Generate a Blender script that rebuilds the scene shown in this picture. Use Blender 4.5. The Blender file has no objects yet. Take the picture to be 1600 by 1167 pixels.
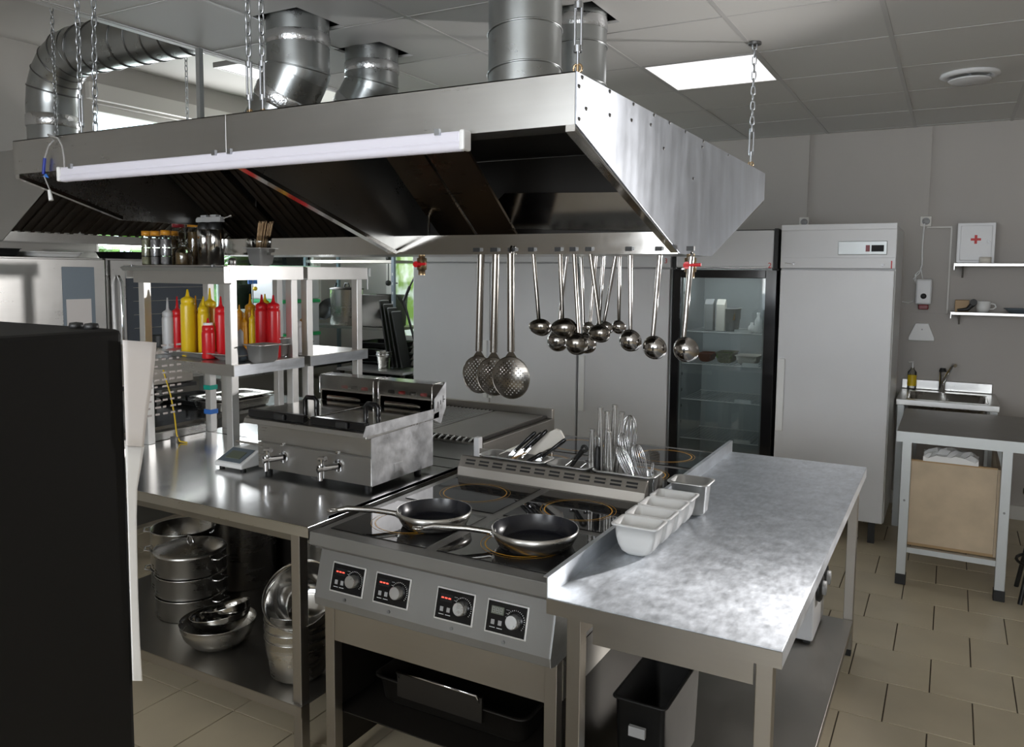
import bpy, bmesh, math, random
from mathutils import Vector, Matrix
random.seed(7)
PI = math.pi
S = bpy.context.scene
COL = S.collection

# ------------------------------------------------------------------ camera
F_PX, CX, CY, CAM_Z = 1244.4, 800.0, 533.5, 1.72
def _rot(yaw, pitch, roll):
    B = Matrix(((1, 0, 0), (0, 0, -1), (0, 1, 0)))
    c, s = math.cos, math.sin
    Rz = Matrix(((c(yaw), -s(yaw), 0), (s(yaw), c(yaw), 0), (0, 0, 1)))
    Rx = Matrix(((1, 0, 0), (0, c(pitch), -s(pitch)), (0, s(pitch), c(pitch))))
    Rr = Matrix(((c(roll), -s(roll), 0), (s(roll), c(roll), 0), (0, 0, 1)))
    return Rr @ Rx @ B @ Rz
RC = _rot(-0.50470685, 0.08659982, 0.00905803)      # world -> camera (x right, y down, z forward)
cam = bpy.data.cameras.new('camera')
cam.sensor_fit = 'HORIZONTAL'; cam.sensor_width = 36.0
cam.lens = 36.0 * F_PX / 1600.0
cam.shift_x = 0.0
cam.shift_y = (CY - 583.5) / 1600.0
cam.clip_start = 0.05
camo = bpy.data.objects.new('camera', cam); COL.objects.link(camo)
rx, ry, rz_ = RC[0], RC[1], RC[2]
camo.matrix_world = Matrix(((rx[0], -ry[0], -rz_[0], 0), (rx[1], -ry[1], -rz_[1], 0), (rx[2], -ry[2], -rz_[2], CAM_Z), (0, 0, 0, 1)))
S.camera = camo

# survey helpers: where a line of sight of the survey camera meets a real plane of the room
def ray(px, py):
    return RC.transposed() @ Vector(((px - CX) / F_PX, (py - CY) / F_PX, 1.0))
def at_x(px, py, x):
    d = ray(px, py); q = d * (x / d[0]); return Vector((x, q[1], q[2] + CAM_Z))
def at_y(px, py, y):
    d = ray(px, py); q = d * (y / d[1]); return Vector((q[0], y, q[2] + CAM_Z))
def at_z(px, py, z):
    d = ray(px, py); q = d * ((z - CAM_Z) / d[2]); return Vector((q[0], q[1], z))

# ------------------------------------------------------------------ light and exposure
S.view_settings.view_transform = 'Standard'; S.view_settings.look = 'None'
S.view_settings.gamma = 1.0; S.view_settings.use_curve_mapping = False
S.view_settings.exposure = 0.10
world = bpy.data.worlds.new('sky'); S.world = world; world.use_nodes = True
wn = world.node_tree.nodes; wn.clear()
wo = wn.new('ShaderNodeOutputWorld'); wb = wn.new('ShaderNodeBackground')
wb.inputs[0].default_value = (0.80, 0.90, 1.0, 1); wb.inputs[1].default_value = 5.0
world.node_tree.links.new(wb.outputs[0], wo.inputs[0])

def area(name, loc, direction, sx, sy, power, color=(1, 1, 1), spread=180):
    L = bpy.data.lights.new(name, 'AREA'); L.shape = 'RECTANGLE'; L.size = sx; L.size_y = sy
    L.energy = power; L.color = color; L.spread = math.radians(spread)
    o = bpy.data.objects.new(name, L); COL.objects.link(o); o.location = loc
    o.rotation_euler = Vector(direction).to_track_quat('-Z', 'Y').to_euler(); return o
area('fill_front_unseen', (-0.6, -2.45, 1.95), (0, 1, 0.40), 4.2, 1.15, 84, (1.0, 0.97, 0.94))  # added fill light at unseen openings behind the camera
area('daylight_left_window', (-5.72, 4.9, 2.25), (1, -.25, 0.15), 2.4, 1.3, 75, (0.95, 0.98, 1.0))
def spot(name, loc, target, power, size, angle, blend, color):
    L = bpy.data.lights.new(name, 'SPOT'); L.energy = power; L.shadow_soft_size = size
    L.spot_size = math.radians(angle); L.spot_blend = blend; L.color = color
    o = bpy.data.objects.new(name, L); COL.objects.link(o); o.location = loc
    o.rotation_euler = (Vector(target) - Vector(loc)).to_track_quat('-Z', 'Y').to_euler(); return o
spot('studio_flash', (0.56, 4.72, 1.70), (-1.55, 2.75, 1.42), 160, 0.055, 92, 0.55, (1.0, 0.97, 0.95))

# ------------------------------------------------------------------ materials
def _new(name):
    m = bpy.data.materials.new(name); m.use_nodes = True
    nt = m.node_tree; b = nt.nodes['Principled BSDF']; return m, nt, b
def plain(name, col, rough=0.5, metal=0.0, spec=0.5, bump=0.0, bscale=60, emis=None, es=0, trans=0, alpha=1, var=0.0, vscale=6.0, coat=0.0):
    m, nt, b = _new(name)
    b.inputs['Base Color'].default_value = (*col, 1); b.inputs['Roughness'].default_value = rough
    b.inputs['Metallic'].default_value = metal; b.inputs['Specular IOR Level'].default_value = spec
    b.inputs['Transmission Weight'].default_value = trans; b.inputs['Alpha'].default_value = alpha
    b.inputs['Coat Weight'].default_value = coat
    if emis: b.inputs['Emission Color'].default_value = (*emis, 1); b.inputs['Emission Strength'].default_value = es
    tc = nt.nodes.new('ShaderNodeTexCoord')
    n = nt.nodes.new('ShaderNodeTexNoise'); n.inputs['Scale'].default_value = vscale; n.inputs['Detail'].default_value = 4
    nt.links.new(tc.outputs['Object'], n.inputs['Vector'])
    if var:
        r = nt.nodes.new('ShaderNodeValToRGB')
        r.color_ramp.elements[0].color = (*[c * (1 - var) for c in col], 1); r.color_ramp.elements[1].color = (*[min(1, c * (1 + var)) for c in col], 1)
        r.color_ramp.elements[0].position = .3; r.color_ramp.elements[1].position = .7
        nt.links.new(n.outputs['Fac'], r.inputs[0]); nt.links.new(r.outputs[0], b.inputs['Base Color'])
    else:
        mr = nt.nodes.new('ShaderNodeMapRange'); mr.inputs[3].default_value = rough * .92; mr.inputs[4].default_value = min(1, rough * 1.08)
        nt.links.new(n.outputs['Fac'], mr.inputs[0]); nt.links.new(mr.outputs[0], b.inputs['Roughness'])
    if bump:
        n2 = nt.nodes.new('ShaderNodeTexNoise'); n2.inputs['Scale'].default_value = bscale
        nt.links.new(tc.outputs['Object'], n2.inputs['Vector'])
        bp = nt.nodes.new('ShaderNodeBump'); bp.inputs['Strength'].default_value = bump; bp.inputs['Distance'].default_value = .002
        nt.links.new(n2.outputs['Fac'], bp.inputs['Height']); nt.links.new(bp.outputs[0], b.inputs['Normal'])
    return m
def steel(name, col=(.60, .595, .58), rough=(.25, .34), stretch=(3, 3, 90), patch=2.2, bump=.0, worn=0.0, aniso=0.0, tangent=None, metal=1.0, nw=.25):
    """brushed sheet: fine streaks plus broad cloudy wear in the roughness"""
    m, nt, b = _new(name); N, L = nt.nodes, nt.links
    b.inputs['Metallic'].default_value = metal
    tc = N.new('ShaderNodeTexCoord'); mp = N.new('ShaderNodeMapping'); mp.inputs['Scale'].default_value = stretch
    L.new(tc.outputs['Object'], mp.inputs[0])
    n = N.new('ShaderNodeTexNoise'); n.inputs['Scale'].default_value = 1.0; n.inputs['Detail'].default_value = 5; L.new(mp.outputs[0], n.inputs['Vector'])
    c = N.new('ShaderNodeTexNoise'); c.inputs['Scale'].default_value = patch; c.inputs['Detail'].default_value = 7; c.inputs['Roughness'].default_value = .65
    L.new(tc.outputs['Object'], c.inputs['Vector'])
    mx = N.new('ShaderNodeMath'); mx.operation = 'MULTIPLY_ADD'; mx.inputs[1].default_value = nw
    hf = N.new('ShaderNodeMath'); hf.operation = 'MULTIPLY'; hf.inputs[1].default_value = 1 - nw
    L.new(c.outputs['Fac'], hf.inputs[0]); L.new(n.outputs['Fac'], mx.inputs[0]); L.new(hf.outputs[0], mx.inputs[2])
    mr = N.new('ShaderNodeMapRange'); mr.inputs[1].default_value = .3; mr.inputs[2].default_value = .7
    mr.inputs[3].default_value = rough[0]; mr.inputs[4].default_value = rough[1]
    L.new(mx.outputs[0], mr.inputs[0]); L.new(mr.outputs[0], b.inputs['Roughness'])
    r = N.new('ShaderNodeValToRGB')
    d = .05 + worn
    r.color_ramp.elements[0].color = (*[x * (1 - d) for x in col], 1); r.color_ramp.elements[1].color = (*[min(1, x * (1 + d * .8)) for x in col], 1)
    r.color_ramp.elements[0].position = .32; r.color_ramp.elements[1].position = .68
    L.new(mx.outputs[0], r.inputs[0]); L.new(r.outputs[0], b.inputs['Base Color'])
    if aniso:
        b.inputs['Anisotropic'].default_value = aniso
        cv = N.new('ShaderNodeCombineXYZ')
        for q in range(3): cv.inputs[q].default_value = tangent[q]
        L.new(cv.outputs[0], b.inputs['Tangent'])
    bp = N.new('ShaderNodeBump'); bp.inputs['Strength'].default_value = bump; bp.inputs['Distance'].default_value = .001
    L.new(n.outputs['Fac'], bp.inputs['Height']); L.new(bp.outputs[0], b.inputs['Normal'])
    return m
M = {}
M['steel'] = steel('brushed_steel')
M['steel_x'] = steel('brushed_steel_grain_across', stretch=(3, 160, 160), col=(.58, .575, .56))
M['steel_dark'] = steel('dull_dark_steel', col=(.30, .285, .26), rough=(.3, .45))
M['panel_grey'] = plain('grey_cooker_enamel', (.255, .25, .24), .42, .55, var=.05)
M['apron_brown'] = steel('dull_apron_steel', col=(.40, .375, .34), rough=(.34, .46), stretch=(3, 120, 120))
M['steel_worn'] = steel('scratched_worktop_steel', col=(.50, .53, .57), rough=(.28, .38), stretch=(70, 30, 60), patch=15, bump=.0, worn=.22, aniso=1.0, tangent=(1, 0, 0), metal=.74, nw=.45)
M['steel_worn_v'] = steel('scratched_fold_steel', col=(.62, .65, .69), rough=(.28, .42), stretch=(60, 7, 60), patch=9, bump=.06, worn=.12, aniso=.8, tangent=(0, 0, 1), metal=.9, nw=.45)
M['steel_hood_end'] = steel('smeared_hood_steel', col=(.50, .53, .58), rough=(.28, .40), stretch=(60, 16, 3), patch=4.5, bump=.02, worn=.12, aniso=.95, tangent=(0, 0, 1), metal=.78, nw=.5)
M['steel_fryer_side'] = steel('scratched_fryer_steel', col=(.66, .67, .69), rough=(.26, .5), stretch=(20, 20, 20), patch=14, bump=.0, worn=.2, metal=.72)
M['gn'] = steel('satin_container_steel', col=(.72, .715, .70), rough=(.30, .42), stretch=(20, 20, 20), metal=.80)
M['steel_lt'] = steel('smooth_worktop_steel', col=(.60,.60,.60), rough=(.13,.24), stretch=(120,4,120), bump=.02)
M['polish'] = steel('polished_steel', col=(.66, .65, .63), rough=(.08, .16), stretch=(30, 30, 30), bump=.02)
M['pot'] = steel('pot_steel', col=(.60, .585, .555), rough=(.20, .34), stretch=(4, 4, 90))
M['galv'] = steel('galvanised_duct', col=(.46, .48, .48), rough=(.24, .36), stretch=(6, 6, 6), patch=9, bump=.03)
M['foil'] = plain('crinkled_foil_tape', (.72, .73, .74), .25, 1.0, bump=1.0, bscale=90)
M['seam'] = plain('duct_seam', (.22, .22, .22), .4, 1.0)
M['zinc'] = plain('zinc_plated', (.55, .57, .6), .3, 1.0)
M['brass'] = plain('tarnished_brass', (.55, .40, .24), .3, 1.0)
M['chrome'] = plain('chrome', (.75, .75, .76), .06, 1.0)
M['dark'] = plain('black_steel_and_shade', (.022, .019, .016), .42, .3)  # dark ironware, and painted-in shade inside the hood and cooker stand
M['filter'] = plain('greasy_filter', (.060, .046, .034), .36, .8, var=.25)
M['filter_flat'] = steel('brown_filter_sheet', col=(.20, .155, .11), rough=(.22, .34), stretch=(4, 60, 60), patch=4)
M['black'] = plain('matt_black', (.012, .012, .012), .45)
M['black_gloss'] = plain('glossy_black', (.010, .010, .011), .12)
M['black_rub'] = plain('black_rubber', (.015, .015, .015), .6)
M['ceran'] = plain('glass_ceramic_black', (.012, .012, .013), .04, spec=.6)
M['ring'] = plain('amber_ring_print', (.72, .36, .02), .3)
M['pan_in'] = plain('nonstick_coating', (.016, .017, .023), .26, spec=.6)
M['white_paint'] = plain('white_cabinet_paint', (.71, .71, .72), .32, var=.012)
M['white_pl'] = plain('white_plastic', (.84, .84, .83), .35)
M['cream'] = plain('cream_plastic_board', (.78, .74, .67), .5, var=.06)
M['lav'] = plain('opal_diffuser', (.74, .72, .80), .35)
M['grey_pl'] = plain('grey_plastic', (.36, .36, .36), .45)
M['red'] = plain('red_plastic', (.62, .012, .018), .3)
M['yellow'] = plain('yellow_plastic', (.80, .55, .015), .3)
M['mustard'] = plain('mustard_plastic', (.66, .30, .01), .35)
M['clear_white'] = plain('translucent_white_plastic', (.62, .63, .65), .35)
M['orange_lid'] = plain('orange_lid', (.60, .26, .02), .4)
M['maroon_lid'] = plain('maroon_lid', (.22, .012, .02), .4)
M['spice1'] = plain('olive_spice', (.30, .29, .20), .6, var=.25, vscale=80)
M['spice2'] = plain('grey_spice', (.30, .28, .31), .6, var=.25, vscale=80)
M['spice3'] = plain('brown_spice', (.17, .11, .05), .6, var=.3, vscale=80)
M['wood_stick'] = plain('bamboo', (.50, .33, .18), .6, var=.2, vscale=40)
M['ceil'] = plain('ceiling_tile_grey', (.66, .65, .63), .55, var=.015, vscale=1.2)
M['ceil_rail'] = plain('ceiling_rail', (.55, .54, .53), .4)
M['void'] = plain('unlit_plenum', (.03, .03, .03), .9)
M['wall'] = plain('beige_wall_panel', (.46, .43, .40), .6, var=.02, vscale=2)
M['wall_l'] = plain('pale_wall_paint', (.47, .45, .42), .7, var=.02, vscale=2)
M['trim'] = plain('white_trim', (.72, .70, .66), .5)
M['tile'] = plain('beige_floor_tile', (.55, .47, .335), .42, var=.07, vscale=3.5, bump=.05, bscale=140)
M['grout'] = plain('dark_grout', (.10, .08, .055), .8)
M['lamp'] = plain('lit_panel', (1, 1, 1), .5, emis=(1, .99, 1.0), es=1.25)
M['led_red'] = plain('red_led', (.3, .02, .02), .4, emis=(1, .10, .06), es=1.6)
M['red_mark'] = plain('red_marker', (.62, .03, .03), .5)
M['paper'] = plain('paper', (.72, .68, .66), .8, var=.03, vscale=4)
M['paper_w'] = plain('white_paper', (.80, .79, .77), .75)
M['black_kb'] = plain('black_cabinet_lacquer', (.006, .0056, .005), .55, spec=.18)
M['ink'] = plain('faded_ink', (.40, .36, .35), .8)
M['birch'] = plain('light_wood_laminate', (.56, .44, .30), .5, var=.1, vscale=9)
M['birch_edge'] = plain('wood_edge', (.42, .27, .13), .5)
M['alu'] = plain('aluminium_profile', (.50, .52, .52), .45, .8)
M['teal'] = plain('teal_tape', (.0, .36, .27), .5)
M['blue'] = plain('blue_tape', (.03, .16, .55), .5)
M['ycable'] = plain('yellow_cable', (.75, .50, .01), .4)
M['gcable'] = plain('grey_cable', (.35, .34, .33), .5)
M['bluetape'] = plain('blue_insulating_tape', (.01, .03, .30), .4)
M['leaf'] = plain('leaves', (.16, .30, .05), .6, var=.4, vscale=30)
M['bark'] = plain('bark', (.10, .07, .04), .8)
M['grass'] = plain('lawn', (.20, .34, .07), .8, var=.2)
M['terracotta'] = plain('brown_food', (.20, .06, .03), .6)
M['greenpl'] = plain('green_plastic', (.03, .42, .14), .4)
M['slate'] = plain('blue_grey_upright', (.18, .22, .26), .45, .3)
M['display'] = plain('dark_display', (.012, .012, .013), .5, spec=.2)
M['lcd'] = plain('grey_green_lcd', (.14, .16, .12), .3)
M['knob'] = steel('turned_aluminium', col=(.72, .72, .71), rough=(.2, .4), stretch=(60, 60, 60))
M['fridge_in'] = plain('fridge_liner', (.52, .54, .54), .5)
M['rim_red'] = plain('pink_can_label', (.42, .10, .10), .4)
M['oven_glass'] = plain('smoked_oven_glass', (.05, .06, .075), .06, spec=.7)
def glass(name, col=(.9, .95, .95), alpha=.12, rough=.03):
    m, nt, b = _new(name); N, L = nt.nodes, nt.links
    out = [x for x in N if x.type == 'OUTPUT_MATERIAL'][0]
    t = N.new('ShaderNodeBsdfTransparent'); t.inputs[0].default_value = (*col, 1)
    g = N.new('ShaderNodeBsdfGlossy'); g.inputs['Roughness'].default_value = rough
    f = N.new('ShaderNodeFresnel'); f.inputs[0].default_value = 1.5
    ad = N.new('ShaderNodeMath'); ad.operation = 'ADD'; ad.inputs[1].default_value = alpha; ad.use_clamp = True
    L.new(f.outputs[0], ad.inputs[0])
    mx = N.new('ShaderNodeMixShader'); L.new(ad.outputs[0], mx.inputs[0]); L.new(t.outputs[0], mx.inputs[1]); L.new(g.outputs[0], mx.inputs[2])
    L.new(mx.outputs[0], out.inputs[0]); return m
M['glass'] = glass('clear_glass', alpha=.02)
M['glass_f'] = glass('fridge_door_glass', col=(.82, .86, .86), alpha=.035)
M['acrylic'] = glass('scratched_acrylic', col=(.86, .86, .84), alpha=.10, rough=.12)
M['jar'] = glass('jar_glass', col=(.86, .88, .84), alpha=.06)

# ------------------------------------------------------------------ mesh builder and scene helpers
ORG = {}
class MB:
    def __init__(s): s.v = []; s.f = []; s.sm = []
    def add(s, vs, fs, smooth=False):
        o = len(s.v); s.v += [Vector(v) for v in vs]; s.f += [tuple(i + o for i in f) for f in fs]; s.sm += [smooth] * len(fs); return s
    def box(s, x0, x1, y0, y1, z0, z1, Mx=None):
        vs = [Vector((x, y, z)) for z in (z0, z1) for y in (y0, y1) for x in (x0, x1)]
        if Mx: vs = [Mx @ v for v in vs]
        return s.add(vs, [(0, 2, 3, 1), (4, 5, 7, 6), (0, 1, 5, 4), (2, 6, 7, 3), (0, 4, 6, 2), (1, 3, 7, 5)])
    def prism(s, poly, off, smooth=False):
        n = len(poly); off = Vector(off); p = [Vector(q) for q in poly]
        return s.add(p + [q + off for q in p], [tuple(range(n))[::-1], tuple(range(n, 2 * n))] + [(i, (i + 1) % n, n + (i + 1) % n, n + i) for i in range(n)], smooth)
    def tube(s, pts, r, n=8, closed=False, caps=True):
        pts = [Vector(p) for p in pts]; m = len(pts); rings = []; prev = None
        for i, p in enumerate(pts):
            if closed: t = pts[(i + 1) % m] - pts[i - 1]
            else: t = pts[min(i + 1, m - 1)] - pts[max(i - 1, 0)]
            t.normalize()
            if prev is None:
                a = Vector((0, 0, 1)) if abs(t.z) < .9 else Vector((1, 0, 0)); u = t.cross(a).normalized()
            else: u = (prev - t * prev.dot(t)).normalized()
            prev = u; w = t.cross(u)
            rr = r[i] if isinstance(r, (list, tuple)) else r
            rings.append([p + (u * math.cos(2 * PI * k / n) + w * math.sin(2 * PI * k / n)) * rr for k in range(n)])
        vs = [v for R_ in rings for v in R_]; fs = []
        for i in range(m if closed else m - 1):
            j = (i + 1) % m
            fs += [(i * n + k, i * n + (k + 1) % n, j * n + (k + 1) % n, j * n + k) for k in range(n)]
        s.add(vs, fs, True)
        if caps and not closed:
            s.add(rings[0], [tuple(range(n))[::-1]]); s.add(rings[-1], [tuple(range(n))])
        return s
    def lathe(s, prof, c=(0, 0, 0), n=28, Mx=None, smooth=True, a0=0, a1=2 * PI):
        full = abs(a1 - a0 - 2 * PI) < 1e-6; m = n if full else n + 1
        vs = []
        for r, z in prof:
            for k in range(m):
                a = a0 + (a1 - a0) * k / n; v = Vector((r * math.cos(a), r * math.sin(a), z))
                if Mx: v = Mx @ v
                vs.append(v + Vector(c))
        fs = []
        for i in range(len(prof) - 1):
            for k in range(n):
                k2 = (k + 1) % m
                fs.append((i * m + k, i * m + k2, (i + 1) * m + k2, (i + 1) * m + k))
        s.add(vs, fs, smooth)
        if full:
            if prof[0][0] > 1e-6 and prof[0][0] != prof[-1][0] or (prof[0][0] > 1e-6 and prof[0][1] != prof[-1][1]):
                pass
        return s
    def disc(s, c, r, nrm=(0, 0, 1), n=24, r_in=0.0):
        q = Vector(nrm).to_track_quat('Z', 'Y'); c = Vector(c)
        o = [c + q @ Vector((r * math.cos(2 * PI * k / n), r * math.sin(2 * PI * k / n), 0)) for k in range(n)]
        if r_in:
            i_ = [c + q @ Vector((r_in * math.cos(2 * PI * k / n), r_in * math.sin(2 * PI * k / n), 0)) for k in range(n)]
            return s.add(o + i_, [(k, (k + 1) % n, n + (k + 1) % n, n + k) for k in range(n)])
        return s.add(o, [tuple(range(n))])
    def cyl(s, a, b, r, n=16, r2=None):
        return s.tube([a, b], [r, r if r2 is None else r2], n)
    def pan(s, cx, cy, z0, w, d, h, t=.002, rim=.012, taper=.012, rad=.03, Mx=None, seg=4):
        """open rectangular container with rounded corners and a flat rim; outside at the rim is w x d"""
        def loop(hw, hd, r, z):
            L = []
            r = max(.001, min(r, hw * .98, hd * .98))
            for q, (sx, sy) in enumerate(((1, 1), (-1, 1), (-1, -1), (1, -1))):
                for k in range(seg + 1):
                    a = q * PI / 2 + (PI / 2) * k / seg
                    L.append(Vector((sx * (hw - r) + r * math.cos(a), sy * (hd - r) + r * math.sin(a), z)))
            return L
        hw, hd = w / 2, d / 2
        rings = [loop(hw - taper - rim - .012, hd - taper - rim - .012, rad, 0), loop(hw - taper - rim, hd - taper - rim, rad, .012), loop(hw - rim, hd - rim, rad, h - .004),
                 loop(hw, hd, rad, h - .004), loop(hw, hd, rad, h), loop(hw - rim - t, hd - rim - t, rad, h),
                 loop(hw - taper - rim - t, hd - taper - rim - t, rad, .014), loop(hw - taper - rim - .012, hd - taper - rim - .012, rad, t + .001)]
        n = len(rings[0]); vs = []
        for R_ in rings:
            for v in R_:
                if Mx: v = Mx @ v
                vs.append(v + Vector((cx, cy, z0)))
        fs = [tuple(range(n))[::-1]]
        for i in range(len(rings) - 1):
            fs += [(i * n + k, i * n + (k + 1) % n, (i + 1) * n + (k + 1) % n, (i + 1) * n + k) for k in range(n)]
        fs.append(tuple(range((len(rings) - 1) * n, len(rings) * n)))
        return s.add(vs, fs, True)
    def weld(s, d=1e-5):
        key = {}; mp = []; nv = []
        for v in s.v:
            k = (round(v.x / d), round(v.y / d), round(v.z / d))
            if k not in key: key[k] = len(nv); nv.append(v)
            mp.append(key[k])
        s.v = nv; s.f = [tuple(mp[i] for i in f) for f in s.f]; return s
    def xf(s, Mx):
        s.v = [Mx @ v for v in s.v]; return s
    def build(s, name, mat, parent=None, world=True, bevel=0.0, bseg=2, label=None, kind=None):
        me = bpy.data.meshes.new(name)
        if parent is not None: org = ORG.get(parent.name, Vector()) if world else Vector()
        else:
            xs = [v.x for v in s.v]; ys = [v.y for v in s.v]
            org = Vector(((min(xs) + max(xs)) / 2, (min(ys) + max(ys)) / 2, min(v.z for v in s.v)))
        me.from_pydata([v - org for v in s.v], [], s.f)
        for p, sm in zip(me.polygons, s.sm): p.use_smooth = sm
        me.materials.append(M[mat] if isinstance(mat, str) else mat)
        bm = bmesh.new(); bm.from_mesh(me); bmesh.ops.recalc_face_normals(bm, faces=bm.faces); bm.to_mesh(me); bm.free()
        o = bpy.data.objects.new(name, me); COL.objects.link(o)
        if parent is not None: o.parent = parent; ORG[o.name] = org
        else: o.location = org; ORG[o.name] = org
        if bevel:
            b = o.modifiers.new('edge', 'BEVEL'); b.width = bevel; b.segments = bseg; b.limit_method = 'ANGLE'; b.angle_limit = math.radians(40)
        if label: o['label'] = label
        if kind: o['kind'] = kind
        return o
def tag(o, label, cat, group=None):
    o['label'] = label; o['category'] = cat
    if group: o['group'] = group
    return o
def thing(name, label, cat, loc=(0, 0, 0), rz=0.0, group=None):
    o = bpy.data.objects.new(name, None); COL.objects.link(o); o.location = loc; o.rotation_euler = (0, 0, rz)
    o.empty_display_size = .1
    ORG[o.name] = Vector(loc); return tag(o, label, cat, group)
def struct(o): o['kind'] = 'structure'; return o
def dup(root, loc, label=None, rz=None):
    r = root.copy(); COL.objects.link(r); r.location = loc
    if rz is not None: r.rotation_euler = (0, 0, rz)
    if label: r['label'] = label
    for ch in root.children:
        c = ch.copy(); COL.objects.link(c); c.parent = r
        for g in ch.children:
            d = g.copy(); COL.objects.link(d); d.parent = c
    ORG[r.name] = Vector(loc); return r
def B(*a): return MB().box(*a)
def text(name, body, mat, parent, pos, size, rot, extrude=.0006):
    cu = bpy.data.curves.new(name, 'FONT'); cu.body = body; cu.size = size; cu.extrude = extrude; cu.align_x = 'CENTER'; cu.align_y = 'CENTER'; cu.resolution_u = 2
    t = bpy.data.objects.new(name + '_src', cu); COL.objects.link(t)
    dg = bpy.context.evaluated_depsgraph_get(); me = bpy.data.meshes.new_from_object(t.evaluated_get(dg))
    bpy.data.objects.remove(t); bpy.data.curves.remove(cu); me.name = name
    me.materials.clear(); me.materials.append(M[mat])
    o = bpy.data.objects.new(name, me); COL.objects.link(o); o.parent = parent
    o.location = Vector(pos) - ORG[parent.name]; o.rotation_euler = rot; ORG[o.name] = Vector(pos); return o
FACE_Y = (PI / 2, 0, 0)           # lettering that faces the camera side (-y)

# ================================================================== ROOM SHELL
XL, XR, YF, YB, ZC, ZU = -5.8, 2.6, -2.6, 6.6, 2.80, 3.30
floor = struct(B(XL - .15, XR + .15, YF - .15, YB + .15, -.12, -.006).build('floor', 'grout'))
tile_px, tile_py = .3105, .335
tme = None
def tile_at(x0, y0, w=tile_px, d=tile_py):
    global tme
    if tme is None:
        o = B(-w / 2 + .0025, w / 2 - .0025, -d / 2 + .0025, d / 2 - .0025, 0, .006).build('tile', 'tile', floor, world=False, bevel=.0012, bseg=1); tme = o.data
    else:
        o = bpy.data.objects.new('tile', tme); COL.objects.link(o); o.parent = floor
        b = o.modifiers.new('edge', 'BEVEL'); b.width = .0012; b.segments = 1
    o.location = Vector((x0, y0, -.006 + random.uniform(-.0005, .0004))) - ORG[floor.name]
    return o
for j in range(-8, 7):
    y = 4.285 + tile_py * (j + .5)
    off = -.005 if j % 2 == 0 else .15
    for i in range(-4, 6):
        tile_at(off + tile_px * (i + .5), y)
# the rest of the floor, too hidden to pick tiles apart
rest = MB()
def rest_tiles(xa, xb, ya, yb):
    y = ya
    while y < yb - .05:
        x = xa
        while x < xb - .05:
            rest.box(x + .003, min(x + tile_px, xb) - .003, y + .003, min(y + tile_py, yb) - .003, -.006, 0); x += tile_px
        y += tile_py
rest_tiles(XL, -1.26, YF, YB); rest_tiles(-1.09, XR, YF, 1.60)
rest_tiles(1.86, XR, 1.61, YB)
rest.build('tile_field', 'tile', floor, kind='stuff')

# walls
struct(B(XL - .15, XR, YB, YB + .12, 0, ZU).build('wall_back', 'wall'))
wl = MB()
wy0, wy1, wz0, wz1 = 3.86, 6.35, 1.30, 2.98
wl.box(XL - .15, XL, YF, wy0, 0, ZU); wl.box(XL - .15, XL, wy1, YB, 0, ZU)
wl.box(XL - .15, XL, wy0, wy1, 0, wz0); wl.box(XL - .15, XL, wy0, wy1, wz1, ZU)
struct(wl.build('wall_left', 'wall_l'))
struct(B(XR, XR + .12, YF, YB + .12, 0, ZU).build('wall_right', 'wall'))
wf = MB(); wf.box(XL, -2.75, YF - .12, YF, 0, ZU); wf.box(1.55, XR, YF - .12, YF, 0, ZU); wf.box(-2.75, 1.55, YF - .12, YF, 0, .95); wf.box(-2.75, 1.55, YF - .12, YF, 2.55, ZU)  # unseen openings added for the front fill light
struct(wf.build('wall_front', 'wall'))
# left window: frame, mullion, pane, sill
w1 = struct(thing('window_1', 'wide bright window high in the left wall', 'window', (XL - .08, (wy0 + wy1) / 2, wz0))); del w1['category']
fm = MB(); t = .05
fm.box(XL - .11, XL - .05, wy0, wy1, wz0, wz0 + t); fm.box(XL - .11, XL - .05, wy0, wy1, wz1 - t, wz1)
fm.box(XL - .11, XL - .05, wy0, wy0 + t, wz0 + t, wz1 - t); fm.box(XL - .11, XL - .05, wy1 - t, wy1, wz0 + t, wz1 - t)
fm.build('window_frame', 'trim', w1, bevel=.004)
B(XL - .10, XL - .06, 5.08, 5.13, wz0 + t, wz1 - t).build('mullion', 'trim', w1)
B(XL - .083, XL - .077, wy0 + t, 5.08, wz0 + t, wz1 - t).build('pane', 'glass', w1)
B(XL - .083, XL - .077, 5.13, wy1 - t, wz0 + t, wz1 - t).build('pane', 'glass', w1)
B(XL - .05, XL + .05, wy0, wy1, wz0 - .03, wz0 - .002).build('window_sill', 'trim', w1)
struct(B(XL, XL + .05, wy0 - .05, wy1 + .05, wz1 + .02, wz1 + .14).build('trim_1', 'trim'))
# window in the back wall beside the fridges (the frame stands proud of the wall)
w2 = struct(thing('window_2', 'window in the back wall behind the fridges', 'window', (-4.7, YB - .02, 1.0))); del w2['category']
MB().box(-5.10, -5.03, YB - .05, YB, 1.0, 2.3).box(-4.15, -4.08, YB - .05, YB, 1.0, 2.3).box(-5.03, -4.15, YB - .05, YB, 1.0, 1.07).box(-5.03, -4.15, YB - .05, YB, 2.23, 2.3).build('window_frame', 'trim', w2)
gp, nt, b = _new('painted_garden_glow')
b.inputs['Base Color'].default_value = (.2, .3, .1, 1); b.inputs['Roughness'].default_value = .1
n = nt.nodes.new('ShaderNodeTexNoise'); n.inputs['Scale'].default_value = 7
r = nt.nodes.new('ShaderNodeValToRGB'); r.color_ramp.elements[0].color = (.16, .30, .06, 1); r.color_ramp.elements[1].color = (.62, .72, .70, 1); r.color_ramp.elements[0].position = .45; r.color_ramp.elements[1].position = .62
nt.links.new(n.outputs[0], r.inputs[0]); nt.links.new(r.outputs[0], b.inputs['Emission Color']); b.inputs['Emission Strength'].default_value = .8
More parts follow.
